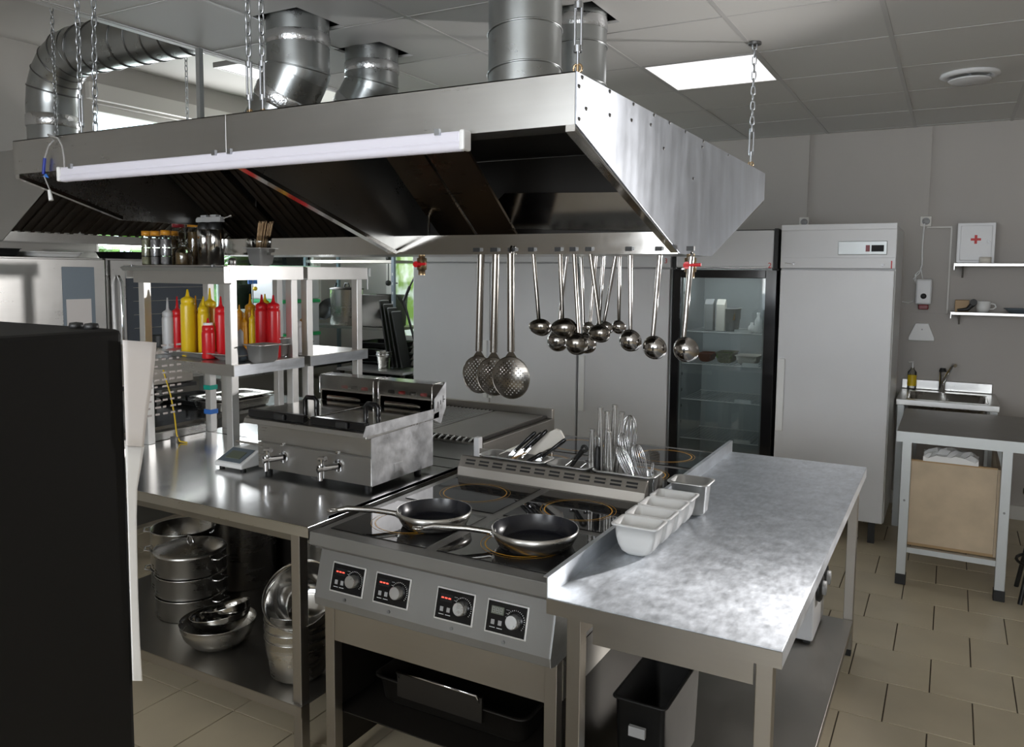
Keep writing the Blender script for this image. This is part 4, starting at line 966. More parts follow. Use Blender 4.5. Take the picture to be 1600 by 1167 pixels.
# ================================================================== DOUBLE FRYER
fx0, fx1, fy0, fy1 = -2.575, -1.945, 2.400, 2.815
fr = thing('double_fryer', 'double stainless deep fryer with two drain taps on the left table', 'fryer', ((fx0 + fx1) / 2, 2.6, TZ))
B(fx0 + .02, fx1, fy0, fy1, .883, .992).build('lower_body', 'steel_x', fr, bevel=.002)
B(fx0 - .005, fx1 - .004, fy0 + .022, fy1, .992, 1.082).build('upper_body', 'steel_x', fr, bevel=.002)
MB().prism([(fx1 - .0005, fy0, .883), (fx1 - .0005, fy1, .883), (fx1 - .0005, fy1, 1.09), (fx1 - .0005, fy0 - .002, 1.09), (fx1 - .0005, fy0 - .002, 1.01), (fx1 - .0005, fy0, .99)], (.003, 0, 0)).build('side_panel', 'steel_fryer_side', fr, label='scratched side panel')
rimz = 1.086
# top rim with rounded front nose
MB().prism([(fx0 - .03, fy0 - .035, rimz - .010), (fx0 - .03, fy0 - .028, rimz + .010), (fx0 - .03, fy0 + .02, rimz + .030), (fx0 - .03, fy1 + .05, rimz + .030), (fx0 - .03, fy1 + .05, rimz - .004), (fx0 - .03, fy0 - .02, rimz - .014)], (fx1 - fx0 + .033, 0, 0)).build('top_rim', 'steel_x', fr, bevel=.003)
MB().prism([(fx1 + .003, fy0 - .055, rimz + .005), (fx1 + .003, fy0 - .035, rimz + .042), (fx1 + .003, fy1 + .0, rimz + .042), (fx1 + .003, fy1, rimz - .0), (fx1 + .003, fy0 - .045, rimz - .0)], (.003, 0, 0)).build('rim_flange', 'steel_fryer_side', fr)
fmid = (fx0 + fx1) / 2
for k, (xa, xb) in enumerate(((fx0 - .02, fmid - .012), (fmid + .012, fx1 - .006))):
    ld = B(xa, xb, fy0 + .012, fy1 - .035, rimz + .030, rimz + .036).build('lid', 'polish', fr, bevel=.004)
    cx_ = (xa + xb) / 2 + .03
    MB().tube([(cx_ - .032, 2.56, rimz + .034), (cx_ - .034, 2.56, rimz + .075), (cx_ - .022, 2.56, rimz + .088), (cx_ + .022, 2.56, rimz + .088), (cx_ + .034, 2.56, rimz + .075), (cx_ + .032, 2.56, rimz + .034)], .0105, 10).build('lid_handle', 'black_gloss', ld)
    B(xa + .004, xb - .004, fy0 - .020, fy0 + .010, rimz + .014, rimz + .048).build('basket_grip', 'black_gloss', fr, bevel=.006)
    B(cx_ - .03, cx_ + .03, fy0 - .032, fy0 - .020, rimz + .018, rimz + .046).build('grip_clip', 'black_rub', fr, bevel=.006)
    B(xa + .01, xb - .01, fy1 + .012, fy1 + .09, rimz + .028, rimz + .075).build('control_base', 'steel_x', fr)
    cbx = B(xa + .004, xb - .002, fy1 + .016, fy1 + .10, rimz + .075, rimz + .080).build('control_face', 'steel_x', fr)
    B(xa + .004, xb - .004, fy1 + .012, fy1 + .015, rimz + .030, rimz + .090).build('control_front', 'apron_brown', fr)
    hx = (xa + xb) / 2
    MB().tube([(hx - .09, fy1 - .012, rimz + .048), (hx + .06, fy1 - .012, rimz + .048), (hx + .10, fy1 - .010, rimz + .046)], [.011, .011, .006], 12).build('hinge_bar', 'polish', fr)
    # acrylic cover with wire edge
    x0_, x1_, y0_, y1_, z0_, z1_ = xa + .002, xb - .002, fy1 + .008, fy1 + .098, rimz + .082, rimz + .148
    MB().box(x0_, x1_, y0_, y0_ + .002, z0_, z1_).box(x0_, x1_, y0_ + .002, y1_, z1_ - .002, z1_).build('splash_cover', 'acrylic', fr)
    for x in (x0_, x1_): MB().tube([(x, y0_, z0_ - .02), (x, y0_, z1_ - .012), (x, y0_ + .012, z1_), (x, y1_, z1_), (x, y1_, z0_)], .0028, 6).build('cover_wire', 'polish', fr)
    for q, (dx, m_) in enumerate(((-.11, 'black'), (-.05, 'red'), (.01, 'black'), (.07, 'red'))):
        MB().lathe([(0, .018), (.014, .017), (.016, .012), (.016, 0)], (hx + dx, fy1 + .055, rimz + .080), 16).build('control_knob', m_, fr)
B(fx0 - .02, fx1, fy1 + .092, fy1 + .096, rimz + .028, rimz + .135).build('control_back', 'steel_dark', fr)
MB().prism([(fx1, fy1 + .012, rimz + .02), (fx1, fy1 + .10, rimz + .035), (fx1, fy1 + .10, rimz + .150), (fx1, fy1 + .012, rimz + .085)], (.0035, 0, 0)).build('cover_side', 'steel_fryer_side', fr)
MB().prism([(fx1, fy1 + .002, rimz - .005), (fx1, fy1 + .06, rimz - .03), (fx1, fy1 + .10, rimz + .035), (fx1, fy1 + .012, rimz + .02)], (.003, 0, 0)).build('cover_side', 'steel_fryer_side', fr)
for k, (yy, zz, w) in enumerate(((fy1 + .035, rimz + .04, .004), (fy1 + .055, rimz + .055, .004), (fy1 + .075, rimz + .062, .004))):
    B(fx1 + .003, fx1 + .0042, yy, yy + w, zz, zz + (.03 if k != 1 else .018)).build('marker_stroke', 'black', fr)
MB().box(fx1 + .003, fx1 + .0042, fy1 + .079, fy1 + .092, rimz + .072, rimz + .076).build('marker_stroke', 'black', fr)
for x, y in ((fx0 + .04, fy0 + .04), (fx1 - .05, fy0 + .04), (fx0 + .04, fy1 - .04), (fx1 - .05, fy1 - .04)):
    MB().cyl((x, y, TZ), (x, y, .883), .016, 12).build('foot', 'black_rub', fr)
B(fx1 - .0, fx1 + .004, fy0 + .14, fy0 + .20, .913, .945).build('name_plate', 'steel_fryer_side', fr)
for px, py in ((430, 722), (515, 735)):
    c = at_y(px, py, fy0 - .02); x, z = c.x, .945
    tp = MB().tube([(x + .03, fy0, z + .002), (x + .03, fy0 - .006, z + .002)], .026, 20).tube([(x + .03, fy0 - .006, z), (x + .012, fy0 - .03, z - .002), (x - .012, fy0 - .052, z - .006)], .013, 14).tube([(x - .014, fy0 - .056, z + .010), (x - .014, fy0 - .056, z - .052)], [.015, .012], 14).build('drain_tap', 'chrome', fr)
    MB().tube([(x - .012, fy0 - .052, z - .005), (x - .022, fy0 - .068, z - .008)], .016, 16).tube([(x - .03, fy0 - .045, z + .03), (x + .002, fy0 - .045, z + .034)], .011, 12).tube([(x - .012, fy0 - .05, z + .01), (x - .012, fy0 - .05, z + .032)], .007, 10).build('tap_lever', 'chrome', tp)
    MB().cyl((x + .03, fy0 + .004, z + .055), (x + .03, fy0 - .012, z + .055), .006, 10).build('locking_pin', 'chrome', fr)
# kitchen scale behind the fryer's left end
sc = thing('kitchen_scale', 'white kitchen scale with a grey display, tucked behind the fryer at its left', 'scale', (-2.70, 2.55, TZ))
MB().prism([(-2.78, 2.36, TZ + .010), (-2.78, 2.36, TZ + .030), (-2.78, 2.46, TZ + .075), (-2.78, 2.72, TZ + .085), (-2.78, 2.72, TZ + .010)], (.165, 0, 0)).build('body', 'white_pl', sc, bevel=.006)
MB().prism([(-2.765, 2.366, TZ + .036), (-2.765, 2.452, TZ + .0745), (-2.765, 2.453, TZ + .0765), (-2.765, 2.366, TZ + .038)], (.135, 0, 0)).build('display_panel', 'slate', sc)
MB().prism([(-2.74, 2.385, TZ + .0465), (-2.74, 2.43, TZ + .0665), (-2.74, 2.43, TZ + .069), (-2.74, 2.385, TZ + .049)], (.085, 0, 0)).build('lcd', 'lcd', sc)
B(-2.785, -2.61, 2.48, 2.73, TZ + .090, TZ + .100).build('weighing_plate', 'pot', sc, bevel=.004)
MB().box(-2.72, -2.67, 2.58, 2.63, TZ + .08, TZ + .09).build('plate_post', 'grey_pl', sc)
for x in (-2.765, -2.635):
    for y in (2.39, 2.68): MB().cyl((x, y, TZ), (x, y, TZ + .012), .012, 10).build('foot', 'black_rub', sc)
# lidded hotel pan on the far table, seen between the posts
for k, (x, y) in enumerate(((-4.12, 3.66),)):
    hp = thing('hotel_pan', 'lidded steel pan across the aisle, seen behind the near overshelf posts', 'pan', (x, y, .82))
    MB().pan(x, y, .82, .32, .46, .065, rad=.05).build('lower_pan', 'pot', hp); MB().pan(x, y, .82 + .066, .33, .47, .02, rad=.05, taper=.03).build('lid', 'pot', hp)
for dx in (-.06, .05): MB().lathe([(0, .012), (.03, .009), (.04, 0)], (x + dx, y, .82 + .072), 18).build('lid_boss', 'pot', hp)

# ================================================================== UTENSIL PANS BETWEEN THE COOKERS
PZ = .944
def gn(x0, x1, y0, y1, z0, h, label, mat='gn'):
    g_ = thing('gn_pan', label, 'container', ((x0 + x1) / 2, (y0 + y1) / 2, z0)); MB().pan((x0 + x1) / 2, (y0 + y1) / 2, z0, x1 - x0, y1 - y0, h, rim=.010, taper=.008, rad=.028).build('pan', mat, g_); return g_
gn(-1.735, -1.425, 2.842, 2.974, .8645, .084, 'shallow steel pan with knives and cutting board on the vented strip')
gn(-1.415, -1.225, 2.842, 2.974, .8645, .084, 'shallow steel pan left of the whisks on the vented strip')
gn(-1.215, -.955, 2.842, 2.974, .8645, .085, 'steel pan full of whisks and tongs at the right end of the vented strip')
# cutting board leaning in the knife pan
def plank(name, a, b_, width_dir, w, th_dir, th, mat, label, cat):
    a, b_, wd, td = Vector(a), Vector(b_), Vector(width_dir).normalized() * w, Vector(th_dir).normalized() * th
    d = (b_ - a).normalized()
    o = MB().prism([a, a + wd, b_ + wd * .92 - d * .004, b_ + wd * .72 + d * .012, b_ + wd * .28 + d * .012, b_ + wd * .08 - d * .004], td).build(name, mat, bevel=.003); return tag(o, label, cat)
plank('cutting_board', at_y(752, 720, 2.955), at_y(868, 668, 2.975), at_y(880, 692, 2.97) - at_y(866, 666, 2.97), .075, (0, 1, .15), .012, 'cream', 'long cream cutting board leaning over the knives', 'board')
def knife(b0, b1, y0, y1, label, bl=.06, r=.0085):
    h0, h1 = at_y(*b0, y0), at_y(*b1, y1); d = (h1 - h0).normalized()
    k_ = thing('kitchen_knife', label, 'knife', tuple(h0 - d * bl), group='knives in the shallow pan')
    MB().tube([h0, h0 + (h1 - h0) * .15, h0 + (h1 - h0) * .5, h1 - d * .01, h1], [r * .75, r * .9, r, r * 1.05, r * .6], 10).build('handle', 'black_gloss', k_)
    sv = d.cross(Vector((0, 1, 0))).normalized()
    MB().prism([h0 + sv * .008, h0 - sv * .008, h0 - d * bl - sv * .012, h0 - d * bl + sv * .004], (0, .0018, 0)).build('blade', 'polish', k_)
    MB().tube([h0 - d * .004, h0 + d * .006], r * .95, 10).build('bolster', 'chrome', k_)
knife((805, 704), (837, 675), 2.92, 2.945, 'knife with black handle, leftmost in the pan')
knife((818, 702), (847, 676), 2.91, 2.94, 'knife with black handle, second from the left, leaning on the board')
knife((829, 697), (855, 672), 2.93, 2.955, 'knife with black handle, third from the left, leaning on the board')
knife((822, 722), (848, 708), 2.86, 2.87, 'short black handle lying low among the knives', bl=.035)
knife((846, 715), (884, 686), 2.88, 2.905, 'black handle reaching farthest right from the knife pan', bl=.055)
sp_ = thing('brown_spatula', 'thin brown spoon lying in front of the knives', 'spoon', tuple(at_y(790, 725, 2.86)))
MB().tube([at_y(785, 722, 2.86), at_y(800, 716, 2.87), at_y(823, 707, 2.88)], [.006, .004, .003], 8).build('handle', 'birch_edge', sp_)
MB().lathe([(0, 0), (.014, .002), (.018, .008)], at_y(785, 722, 2.86) - Vector((0, 0, .006)), 14).build('bowl', 'birch_edge', sp_)
# rack of tongs and whisks
M['ladle_t'] = steel('tongs_steel', col=(.55, .54, .52), rough=(.18, .32), stretch=(30, 30, 30), metal=.9)
def tongs(b0, b1, y, label, w=.015, gap=.013, mat='ladle_t'):
    a, b_ = at_y(*b0, y), at_y(*b1, y); d = (b_ - a).normalized(); s_ = d.cross(Vector((0, 1, 0))).normalized()
    t_ = thing('tongs', label, 'tongs', tuple(a), group='tongs among the whisks')
    for q in (-1, 1):
        MB().tube([a + s_ * gap * .7 * q, a.lerp(b_, .5) + s_ * gap * q * .55, b_ + s_ * .002 * q], [w * .55, w * .62, w * .5], 8).build('arm', mat, t_)
    MB().tube([b_ - d * .006, b_ + d * .004], w * .8, 10).build('hinge', mat, t_)
tongs((936, 765), (938, 638), 2.91, 'tallest tongs standing upright left of the whisks')
tongs((950, 765), (949, 644), 2.93, 'tongs just right of the tallest ones')
tongs((955, 760), (961, 634), 2.955, 'tongs behind, tips highest of all')
tongs((957, 756), (972, 645), 2.935, 'tongs leaning right in front of the tall whisk')
tongs((923, 766), (925, 672), 2.90, 'short tongs beside the black grater handle')
tongs((953, 768), (952, 676), 2.885, 'short front tongs left of the small whisks')
gh = thing('peeler', 'tool with black upright handle and steel loop at the left of the whisks', 'peeler', tuple(at_y(933, 766, 2.89)))
MB().tube([at_y(933, 766, 2.89), at_y(933, 735, 2.89), at_y(934, 700, 2.89), at_y(934, 697, 2.89)], [.0105, .0115, .0105, .006], 12).build('handle', 'black', gh)
MB().tube([at_y(931, 698, 2.89), at_y(931, 684, 2.89), at_y(934, 680, 2.89), at_y(937, 686, 2.89), at_y(936, 698, 2.89)], .003, 6).build('loop', 'chrome', gh)
sl2 = thing('black_ladle', 'black plastic handle with a hanging hole slanting out of the middle pan', 'spoon', tuple(at_y(889, 735, 2.90)))
MB().tube([at_y(889, 734, 2.90), at_y(901, 716, 2.90), at_y(911, 703, 2.90)], [.006, .009, .012], 10).build('handle', 'black', sl2)
c = at_y(913, 701, 2.90); MB().tube([c + Vector((.011 * math.cos(a), 0, .011 * math.sin(a))) for a in [2 * PI * k / 14 for k in range(14)]], .006, 8, True).build('hanging_eye', 'black', sl2)
for k, (a, b_) in enumerate((((884, 727), (896, 718)), ((904, 733), (918, 722)))):
    t_ = thing('tea_spoon', ['steel spoon lying left in the middle pan', 'steel spoon lying right in the middle pan'][k], 'spoon', tuple(at_y(*a, 2.88)))
    MB().tube([at_y(*a, 2.88), at_y(*b_, 2.89)], [.004, .0035], 8).build('handle', 'chrome', t_)
    MB().lathe([(0, 0), (.011, .002), (.015, .007)], at_y(*b_, 2.89) - Vector((0, 0, .004)), 14).build('bowl', 'chrome', t_)
def whisk(base, top, y, w, n, label, hl=.05):
    a, b_ = at_y(*base, y), at_y(*top, y); d = (b_ - a); L = d.length; d.normalize()
    t_ = thing('whisk', label, 'whisk', tuple(a), group='whisks')
    s_ = d.cross(Vector((0, 1, 0))).normalized(); q_ = d.cross(s_)
    MB().tube([a, a + d * hl], [.008, .0085], 10).build('handle', 'chrome', t_)
    wires = MB()
    for k in range(n):
        th = PI * k / n; e = s_ * math.cos(th) + q_ * math.sin(th); pts = []
        for i in range(19):
            u = i / 18; ang = PI * u
            rad = math.sin(ang) ** .8 * w
            sg = -math.cos(ang)
            x_ = w * (1 if sg > 0 else -1) * (abs(sg) ** .9) * (math.sin(ang) ** .55 if u not in (0, 1) else 0) * 1.5
            x_ = max(-w, min(w, x_)); z_ = hl + (L - hl) * (math.sin(ang) ** .75)
            pts.append(a + d * z_ + e * x_)
        wires.tube(pts, .0017, 5)
    wires.build('wires', 'chrome', t_, kind='stuff')
whisk((975, 762), (985, 649), 2.95, .034, 6, 'largest whisk, its loops highest behind the others', .03)
whisk((985, 770), (972, 676), 2.93, .026, 7, 'middle whisk in front of the largest one', .03)
whisk((1000, 772), (966, 697), 2.895, .024, 8, 'small front whisk leaning left', .015)
whisk((1012, 772), (993, 694), 2.90, .026, 8, 'small front whisk leaning less, on the right', .015)
hd_ = thing('serving_spoon', 'thick steel handle standing upright right of the whisks', 'spoon', tuple(at_y(1013, 775, 2.88)))
MB().tube([at_y(1016, 778, 2.88), at_y(1012, 738, 2.88), at_y(1012, 734, 2.88)], [.009, .008, .005], 12).build('handle', 'chrome', hd_); MB().tube([at_y(1021, 776, 2.88), at_y(1019, 736, 2.88)], .005, 10).build('rod', 'chrome', hd_)
ms = thing('masher', 'perforated steel masher head standing right of the whisks', 'masher', tuple(at_y(1014, 770, 2.91)))
c = at_y(1020, 715, 2.92)
mb = MB(); n_ = 9; s2 = .0062
for i in range(n_):
    for j in range(n_):
        x, z = (i - (n_ - 1) / 2) * s2, (j - (n_ - 1) / 2) * s2
        if (i in (0, n_ - 1)) and (j in (0, n_ - 1)): continue
        o_ = [(x - s2 / 2, z - s2 / 2), (x + s2 / 2, z - s2 / 2), (x + s2 / 2, z + s2 / 2), (x - s2 / 2, z + s2 / 2)]; q = [(x - s2 * .28, z - s2 * .28), (x + s2 * .28, z - s2 * .28), (x + s2 * .28, z + s2 * .28), (x - s2 * .28, z + s2 * .28)]
        mb.add([(c.x + a, c.y, c.z + b_) for a, b_ in o_ + q], [(k, (k + 1) % 4, 4 + (k + 1) % 4, 4 + k) for k in range(4)])
mb.build('grid', 'polish', ms); MB().tube([c - Vector((0, -.004, .02)), at_y(1012, 770, 2.91)], .005, 8).build('rod', 'chrome', ms)

# ================================================================== WHITE TUBS ON THE TABLE EDGE
for k in range(4):
    y0 = 2.235 + .118 * k; zt = .957
    t_ = thing('white_tub', ['nearest of the white plastic tubs in a row along the table edge', 'second white plastic tub in the row, counted from the camera', 'third white plastic tub in the row, counted from the camera', 'last white plastic tub of the row, next to the steel container'][k], 'tub', (-.81, y0 + .058, TZ), group='white tubs in a row')
    w, d, hh = .150, .117, zt - TZ - .001
    def loop(hw, hd, z, r=.016):
        L_ = []
        for q, (sx, sy) in enumerate(((1, 1), (-1, 1), (-1, -1), (1, -1))):
            for i in range(4):
                a = q * PI / 2 + PI / 2 * i / 3; L_.append(Vector((-.812 + sx * (hw - r) + r * math.cos(a), y0 + .058 + sy * (hd - r) + r * math.sin(a), TZ + .001 + z)))
        return L_
    rings = [loop(.030, .034, 0), loop(.046, .040, .010), loop(.056, .044, .028), loop(.062, .048, .055), loop(.066, .051, hh - .006), loop(w / 2, d / 2, hh - .005), loop(w / 2, d / 2, hh), loop(.0645, .0495, hh), loop(.060, .046, .055), loop(.054, .042, .028), loop(.044, .038, .012), loop(.030, .032, .004)]
    vs = [v for r_ in rings for v in r_]; n = 16; fs = [tuple(range(n))[::-1], tuple(range(11 * n, 12 * n))]
    for i in range(11): fs += [(i * n + q, i * n + (q + 1) % n, (i + 1) * n + (q + 1) % n, (i + 1) * n + q) for q in range(n)]
    MB().add(vs, fs, True).build('tub', 'white_pl', t_)
gn(-.868, -.718, 2.715, 2.845, TZ + .001, .120, 'taller steel container behind the row of white tubs')

# ================================================================== SKIMMERS AND LADLES ON THE GUTTER RAIL
def hook(mb, x, y, z, w=.011):
    mb.tube([(x, y, z - .02), (x, y, z + .010), (x, y + .006, z + .017), (x, y + .012, z + .012), (x, y + .0125, z + .001)], w * .45, 6)
def skimmer(px, bx, by, y, r, label):
    top = at_y(px, 392, y); c = at_y(bx, by, y); t_ = thing('skimmer', label, 'skimmer', tuple(c), group='skimmers hanging on the hood rail')
    neck = c + Vector((0, 0, r + .02))
    h_ = MB().tube([top + Vector((0, 0, -.01)), top.lerp(neck, .5), neck], [.0150, .0142, .0150], 10); hook(h_, top.x, top.y, top.z); h_.build('handle', 'steel_sk', t_)
    B(top.x - .016, top.x + .016, GY0 - .013, GY0 + .004, HB + .010, HB + .026).build('hook_cap', 'black', t_)
    MB().prism([neck + Vector((-.009, 0, 0)), neck + Vector((.009, 0, 0)), c + Vector((.03, 0, r * .9)), c + Vector((-.03, 0, r * .9))], (0, .002, 0)).build('neck', 'steel_sk', t_)
    mb = MB(); cell = .0088; n = int(2 * r / cell) + 2
    def P(x, z):
        q = math.hypot(x, z)
        if q > r: x, z = x * r / q, z * r / q; q = r
        return Vector((c.x + x, c.y - .016 * (1 - (q / r) ** 2), c.z + z))
    for i in range(n):
        for j in range(n):
            x, z = (i - (n - 1) / 2) * cell, (j - (n - 1) / 2) * cell; q = math.hypot(x, z)
            if q > r + cell: continue
            o_ = [(x - cell / 2, z - cell / 2), (x + cell / 2, z - cell / 2), (x + cell / 2, z + cell / 2), (x - cell / 2, z + cell / 2)]
            if q < r * .82 and (i + j) % 2 == 0:
                e = .30; h4 = [(x - cell * e, z - cell * e), (x + cell * e, z - cell * e), (x + cell * e, z + cell * e), (x - cell * e, z + cell * e)]
                mb.add([P(*v) for v in o_ + h4], [(k, (k + 1) % 4, 4 + (k + 1) % 4, 4 + k) for k in range(4)], True)
            else: mb.add([P(*v) for v in o_], [(0, 1, 2, 3)], True)
    mb.build('perforated_disc', 'steel_sk', t_)
    MB().tube([c + Vector((r * math.cos(a), 0, r * math.sin(a))) for a in [2 * PI * k / 36 for k in range(36)]], .0022, 6, True).build('rim', 'steel_sk', t_)
M['steel_sk'] = steel('dark_utensil_steel', col=(.27, .25, .225), rough=(.14, .26), stretch=(50, 50, 8))
skimmer(752, 748, 585, 2.765, .076, 'skimmer on the left of the three hanging under the hood')
skimmer(775, 771, 588, 2.745, .077, 'skimmer in the middle of the three hanging under the hood')
skimmer(798, 798, 590, 2.722, .083, 'skimmer on the right of the three hanging under the hood, in front')
M['ladle_steel'] = steel('ladle_steel', col=(.46, .44, .42), rough=(.08, .18), stretch=(30, 30, 30), bump=.0)
def ladle(top, neck, bowl_, rpx, y, label, face=(0, -1, -.25), spout=False, mat='ladle_steel', w=.0088, ybow=None):
    a, b_ = at_y(*top, y), at_y(*neck, y); c = at_y(*bowl_, y - .012)
    r = rpx / F_PX * math.hypot(c.x, c.y) * .98
    t_ = thing('ladle', label, 'ladle', tuple(c), group='ladles hanging on the hood rail')
    h_ = MB().tube([a, a.lerp(b_, .4), b_, b_.lerp(c + Vector((0, .01, r * .5)), .6)], [w, w * .95, w * .85, w], 8); hook(h_, a.x, a.y, a.z, .010); h_.build('handle', mat, t_)
    if y < 2.8: B(a.x - .013, a.x + .013, GY0 - .013, GY0 + .004, HB + .010, HB + .026).build('hook_cap', 'black', t_)
    q = Vector(face).normalized().to_track_quat('-Z', 'Y').to_matrix().to_4x4()
    pr_ = [(0, -r * .86)] + [(r * math.sin(t__), -r * .86 * math.cos(t__)) for t__ in [PI / 2 * k / 9 for k in range(1, 10)]] + [(r * 1.03, .001), (r * .95, .001)] + [(r * .95 * math.sin(t__), -r * .82 * math.cos(t__)) for t__ in [PI / 2 * k / 7 for k in range(6, -1, -1)]]
    mb = MB().lathe(pr_, (0, 0, 0), 28)
    if spout:
        mb.v = [Vector((v.x * (1.0 + .45 * max(0, v.x / r)), v.y, v.z)) for v in mb.v]
    mb.xf(Matrix.Translation(c) @ q).build('bowl', mat, t_)
    return t_
ladle((833, 389), (842, 500), (847, 511), 15, 2.745, 'small spouted ladle, first ladle right of the skimmers', spout=True, mat='steel_sk', face=(.2, -.9, -.5))
ladle((875, 390), (879, 502), (885, 513), 17, 2.748, 'second ladle from the left, its bowl turned sideways', spout=True, mat='steel_sk', face=(.25, -.9, -.3))
ladle((886, 398), (872, 520), (871, 533), 17, 3.15, 'bright ladle hung on the back rail, bowl left of the dark front one')
ladle((897, 395), (904, 519), (901, 537), 18.5, 2.742, 'dark front ladle with a smooth round bowl', mat='steel_sk')
ladle((908, 397), (912, 522), (916, 536), 17, 3.152, 'ladle half hidden behind the dark front one')
ladle((922, 391), (937, 505), (939, 521), 15, 2.744, 'ladle whose handle crosses over two others to the right', mat='steel_sk', spout=True)
ladle((931, 399), (922, 502), (920, 512), 10, 3.10, 'little ladle behind, leaning left', face=(0, -1, -.5))
ladle((943, 399), (936, 503), (940, 510), 10, 3.148, 'little ladle behind, between the crossing handles', face=(0, -1, -.5))
ladle((962, 399), (944, 502), (948, 512), 11, 3.12, 'little ladle on the back rail with the most slanted handle', face=(0, -1, -.5))
ladle((968, 399), (967, 502), (967, 511), 11.5, 3.146, 'little upright ladle on the back rail', face=(0, -1, -.4))
ladle((985, 399), (985, 516), (985, 532), 18, 2.748, 'third large ladle from the right, handle upright')
ladle((1031, 399), (1020, 526), (1023, 543), 19, 2.746, 'second large ladle from the right, handle slanting', w=.0098)
ladle((1080, 401), (1068, 530), (1072, 546), 20, 2.744, 'rightmost ladle, hanging by the brass valve', w=.0105)

# ================================================================== REFRIGERATORS
FY = 5.45
def cabinet(x0, x1, doors, ztop, zhead, label, num=None, disp=None, mat='white_paint', seam_z=None, handles=()):
    f = thing('refrigerator', label, 'refrigerator', ((x0 + x1) / 2, FY + .35, 0))
    B(x0, x1, FY + .05, FY + .72, .145, ztop - .02).build('cabinet_body', mat, f)
    B(x0, x1, FY + .003, FY + .05, zhead + .006, ztop).build('header_panel', mat, f, bevel=.004)
    B(x0 + .002, x1 - .002, FY - .004, FY + .003, ztop - .038, ztop - .002).build('header_top_strip', mat, f, bevel=.002)
    B(x0 + .002, x1 - .002, FY - .004, FY + .003, zhead + .008, zhead + .075).build('header_lower_strip', mat, f, bevel=.003)
    xs = [x0] + list(doors) + [x1]
    for k in range(len(xs) - 1):
        d = B(xs[k] + .004, xs[k + 1] - .004, FY, FY + .05, .15, zhead - .002).build('door', mat, f, bevel=.006)
        for hx, w, za, zb in handles:
            if xs[k] <= hx < xs[k + 1]:
                MB().box(hx, hx + w, FY - .028, FY - .016, za, zb).box(hx + w * .1, hx + w * .9, FY - .016, FY, za, za + .02).box(hx + w * .1, hx + w * .9, FY - .016, FY, zb - .02, zb).build('door_handle', 'white_pl', d, bevel=.003)
    for x in (x0 + .05, x1 - .09):
        for y in (FY + .06, FY + .62): B(x, x + .04, y, y + .04, 0, .145).build('foot', 'black', f)
    return f
fa = cabinet(-3.965, -2.455, (-3.215,), 2.0, 1.792, 'wide white two door refrigerator at the left end of the row', handles=((-3.260, .035, .72, 1.18), (-3.205, .03, .72, 1.18)))
fb_ = cabinet(-2.445, -1.745, (), 2.0, 1.756, 'white single door refrigerator marked 3, left of the glass door one', handles=((-2.425, .045, .69, 1.105),))
text('number', '3', 'red_mark', fb_, (at_y(1041, 408, FY).x, FY - .005, at_y(1041, 408, FY).z), .05, FACE_Y)
fc = cabinet(-1.004, -.318, (), 2.045, 1.756, 'tall white refrigerator marked 1 at the right end of the row', handles=((-.992, .045, .69, 1.17),))
text('number', '1', 'red_mark', fc, (at_y(1393, 415, FY).x, FY - .005, 1.785), .07, FACE_Y)
p0, p1 = at_y(1310, 377, FY), at_y(1386, 398, FY)
B(p0.x, p1.x, FY - .004, FY + .004, p1.z, p0.z).build('control_panel', 'grey_lp', fc, bevel=.004) if False else B(p0.x, p1.x, FY - .005, FY + .004, p1.z, p0.z).build('control_panel', 'alu', fc, bevel=.004)
q0, q1 = at_y(1362, 383, FY), at_y(1381, 393, FY)
B(q0.x, q1.x, FY - .008, FY - .004, q1.z, q0.z).build('display', 'display', fc)
q0, q1 = at_y(1353, 383, FY), at_y(1359, 393, FY); B(q0.x, q1.x, FY - .008, FY - .004, q1.z, q0.z).build('switch', 'maroon_lid', fc)
p = at_y(1379, 414, FY); MB().cyl((p.x, FY, p.z), (p.x, FY - .012, p.z), .011, 16).build('lock', 'seam', fc)
p = at_y(1241, 412, FY); MB().cyl((p.x, FY, p.z), (p.x, FY - .02, p.z), .010, 12).tube([(p.x, FY - .016, p.z), (p.x - .055, FY - .014, p.z + .005)], .003, 6).build('key', 'chrome', fc)
# glass door fridge
gx0_, gx1_ = -1.725, -1.022
gf = thing('glass_door_refrigerator', 'black framed glass door refrigerator marked 2 with food on its shelves', 'refrigerator', ((gx0_ + gx1_) / 2, FY + .35, 0))
MB().box(gx0_, gx0_ + .04, FY + .05, FY + .70, .12, 2.02).box(gx1_ - .04, gx1_, FY + .05, FY + .70, .12, 2.02).box(gx0_ + .04, gx1_ - .04, FY + .66, FY + .70, .12, 2.02).box(gx0_ + .04, gx1_ - .04, FY + .05, FY + .66, .12, .20).box(gx0_ + .04, gx1_ - .04, FY + .05, FY + .66, 1.76, 2.02).build('cabinet_body', 'black', gf)
MB().box(gx0_ + .041, gx0_ + .044, FY + .06, FY + .655, .20, 1.76).box(gx1_ - .044, gx1_ - .041, FY + .06, FY + .655, .20, 1.76).box(gx0_ + .044, gx1_ - .044, FY + .652, FY + .655, .20, 1.76).box(gx0_ + .044, gx1_ - .044, FY + .06, FY + .652, .201, .205).build('liner', 'fridge_in', gf)
B(gx0_ + .02, gx1_ - .025, FY - .004, FY + .05, 1.765, 2.012).build('header_panel', 'white_paint', gf, bevel=.01)
B(gx0_ - .004, gx0_ + .02, FY + .0, FY + .05, 1.755, 2.024).build('header_cheek', 'black', gf); B(gx1_ - .025, gx1_ + .004, FY - .012, FY + .05, 1.755, 2.024).build('header_cheek', 'black', gf, bevel=.006)
text('number', '2', 'red_mark', gf, (at_y(1203, 415, FY).x, FY - .006, at_y(1203, 415, FY).z), .05, FACE_Y)
dz0, dz1 = .14, 1.750
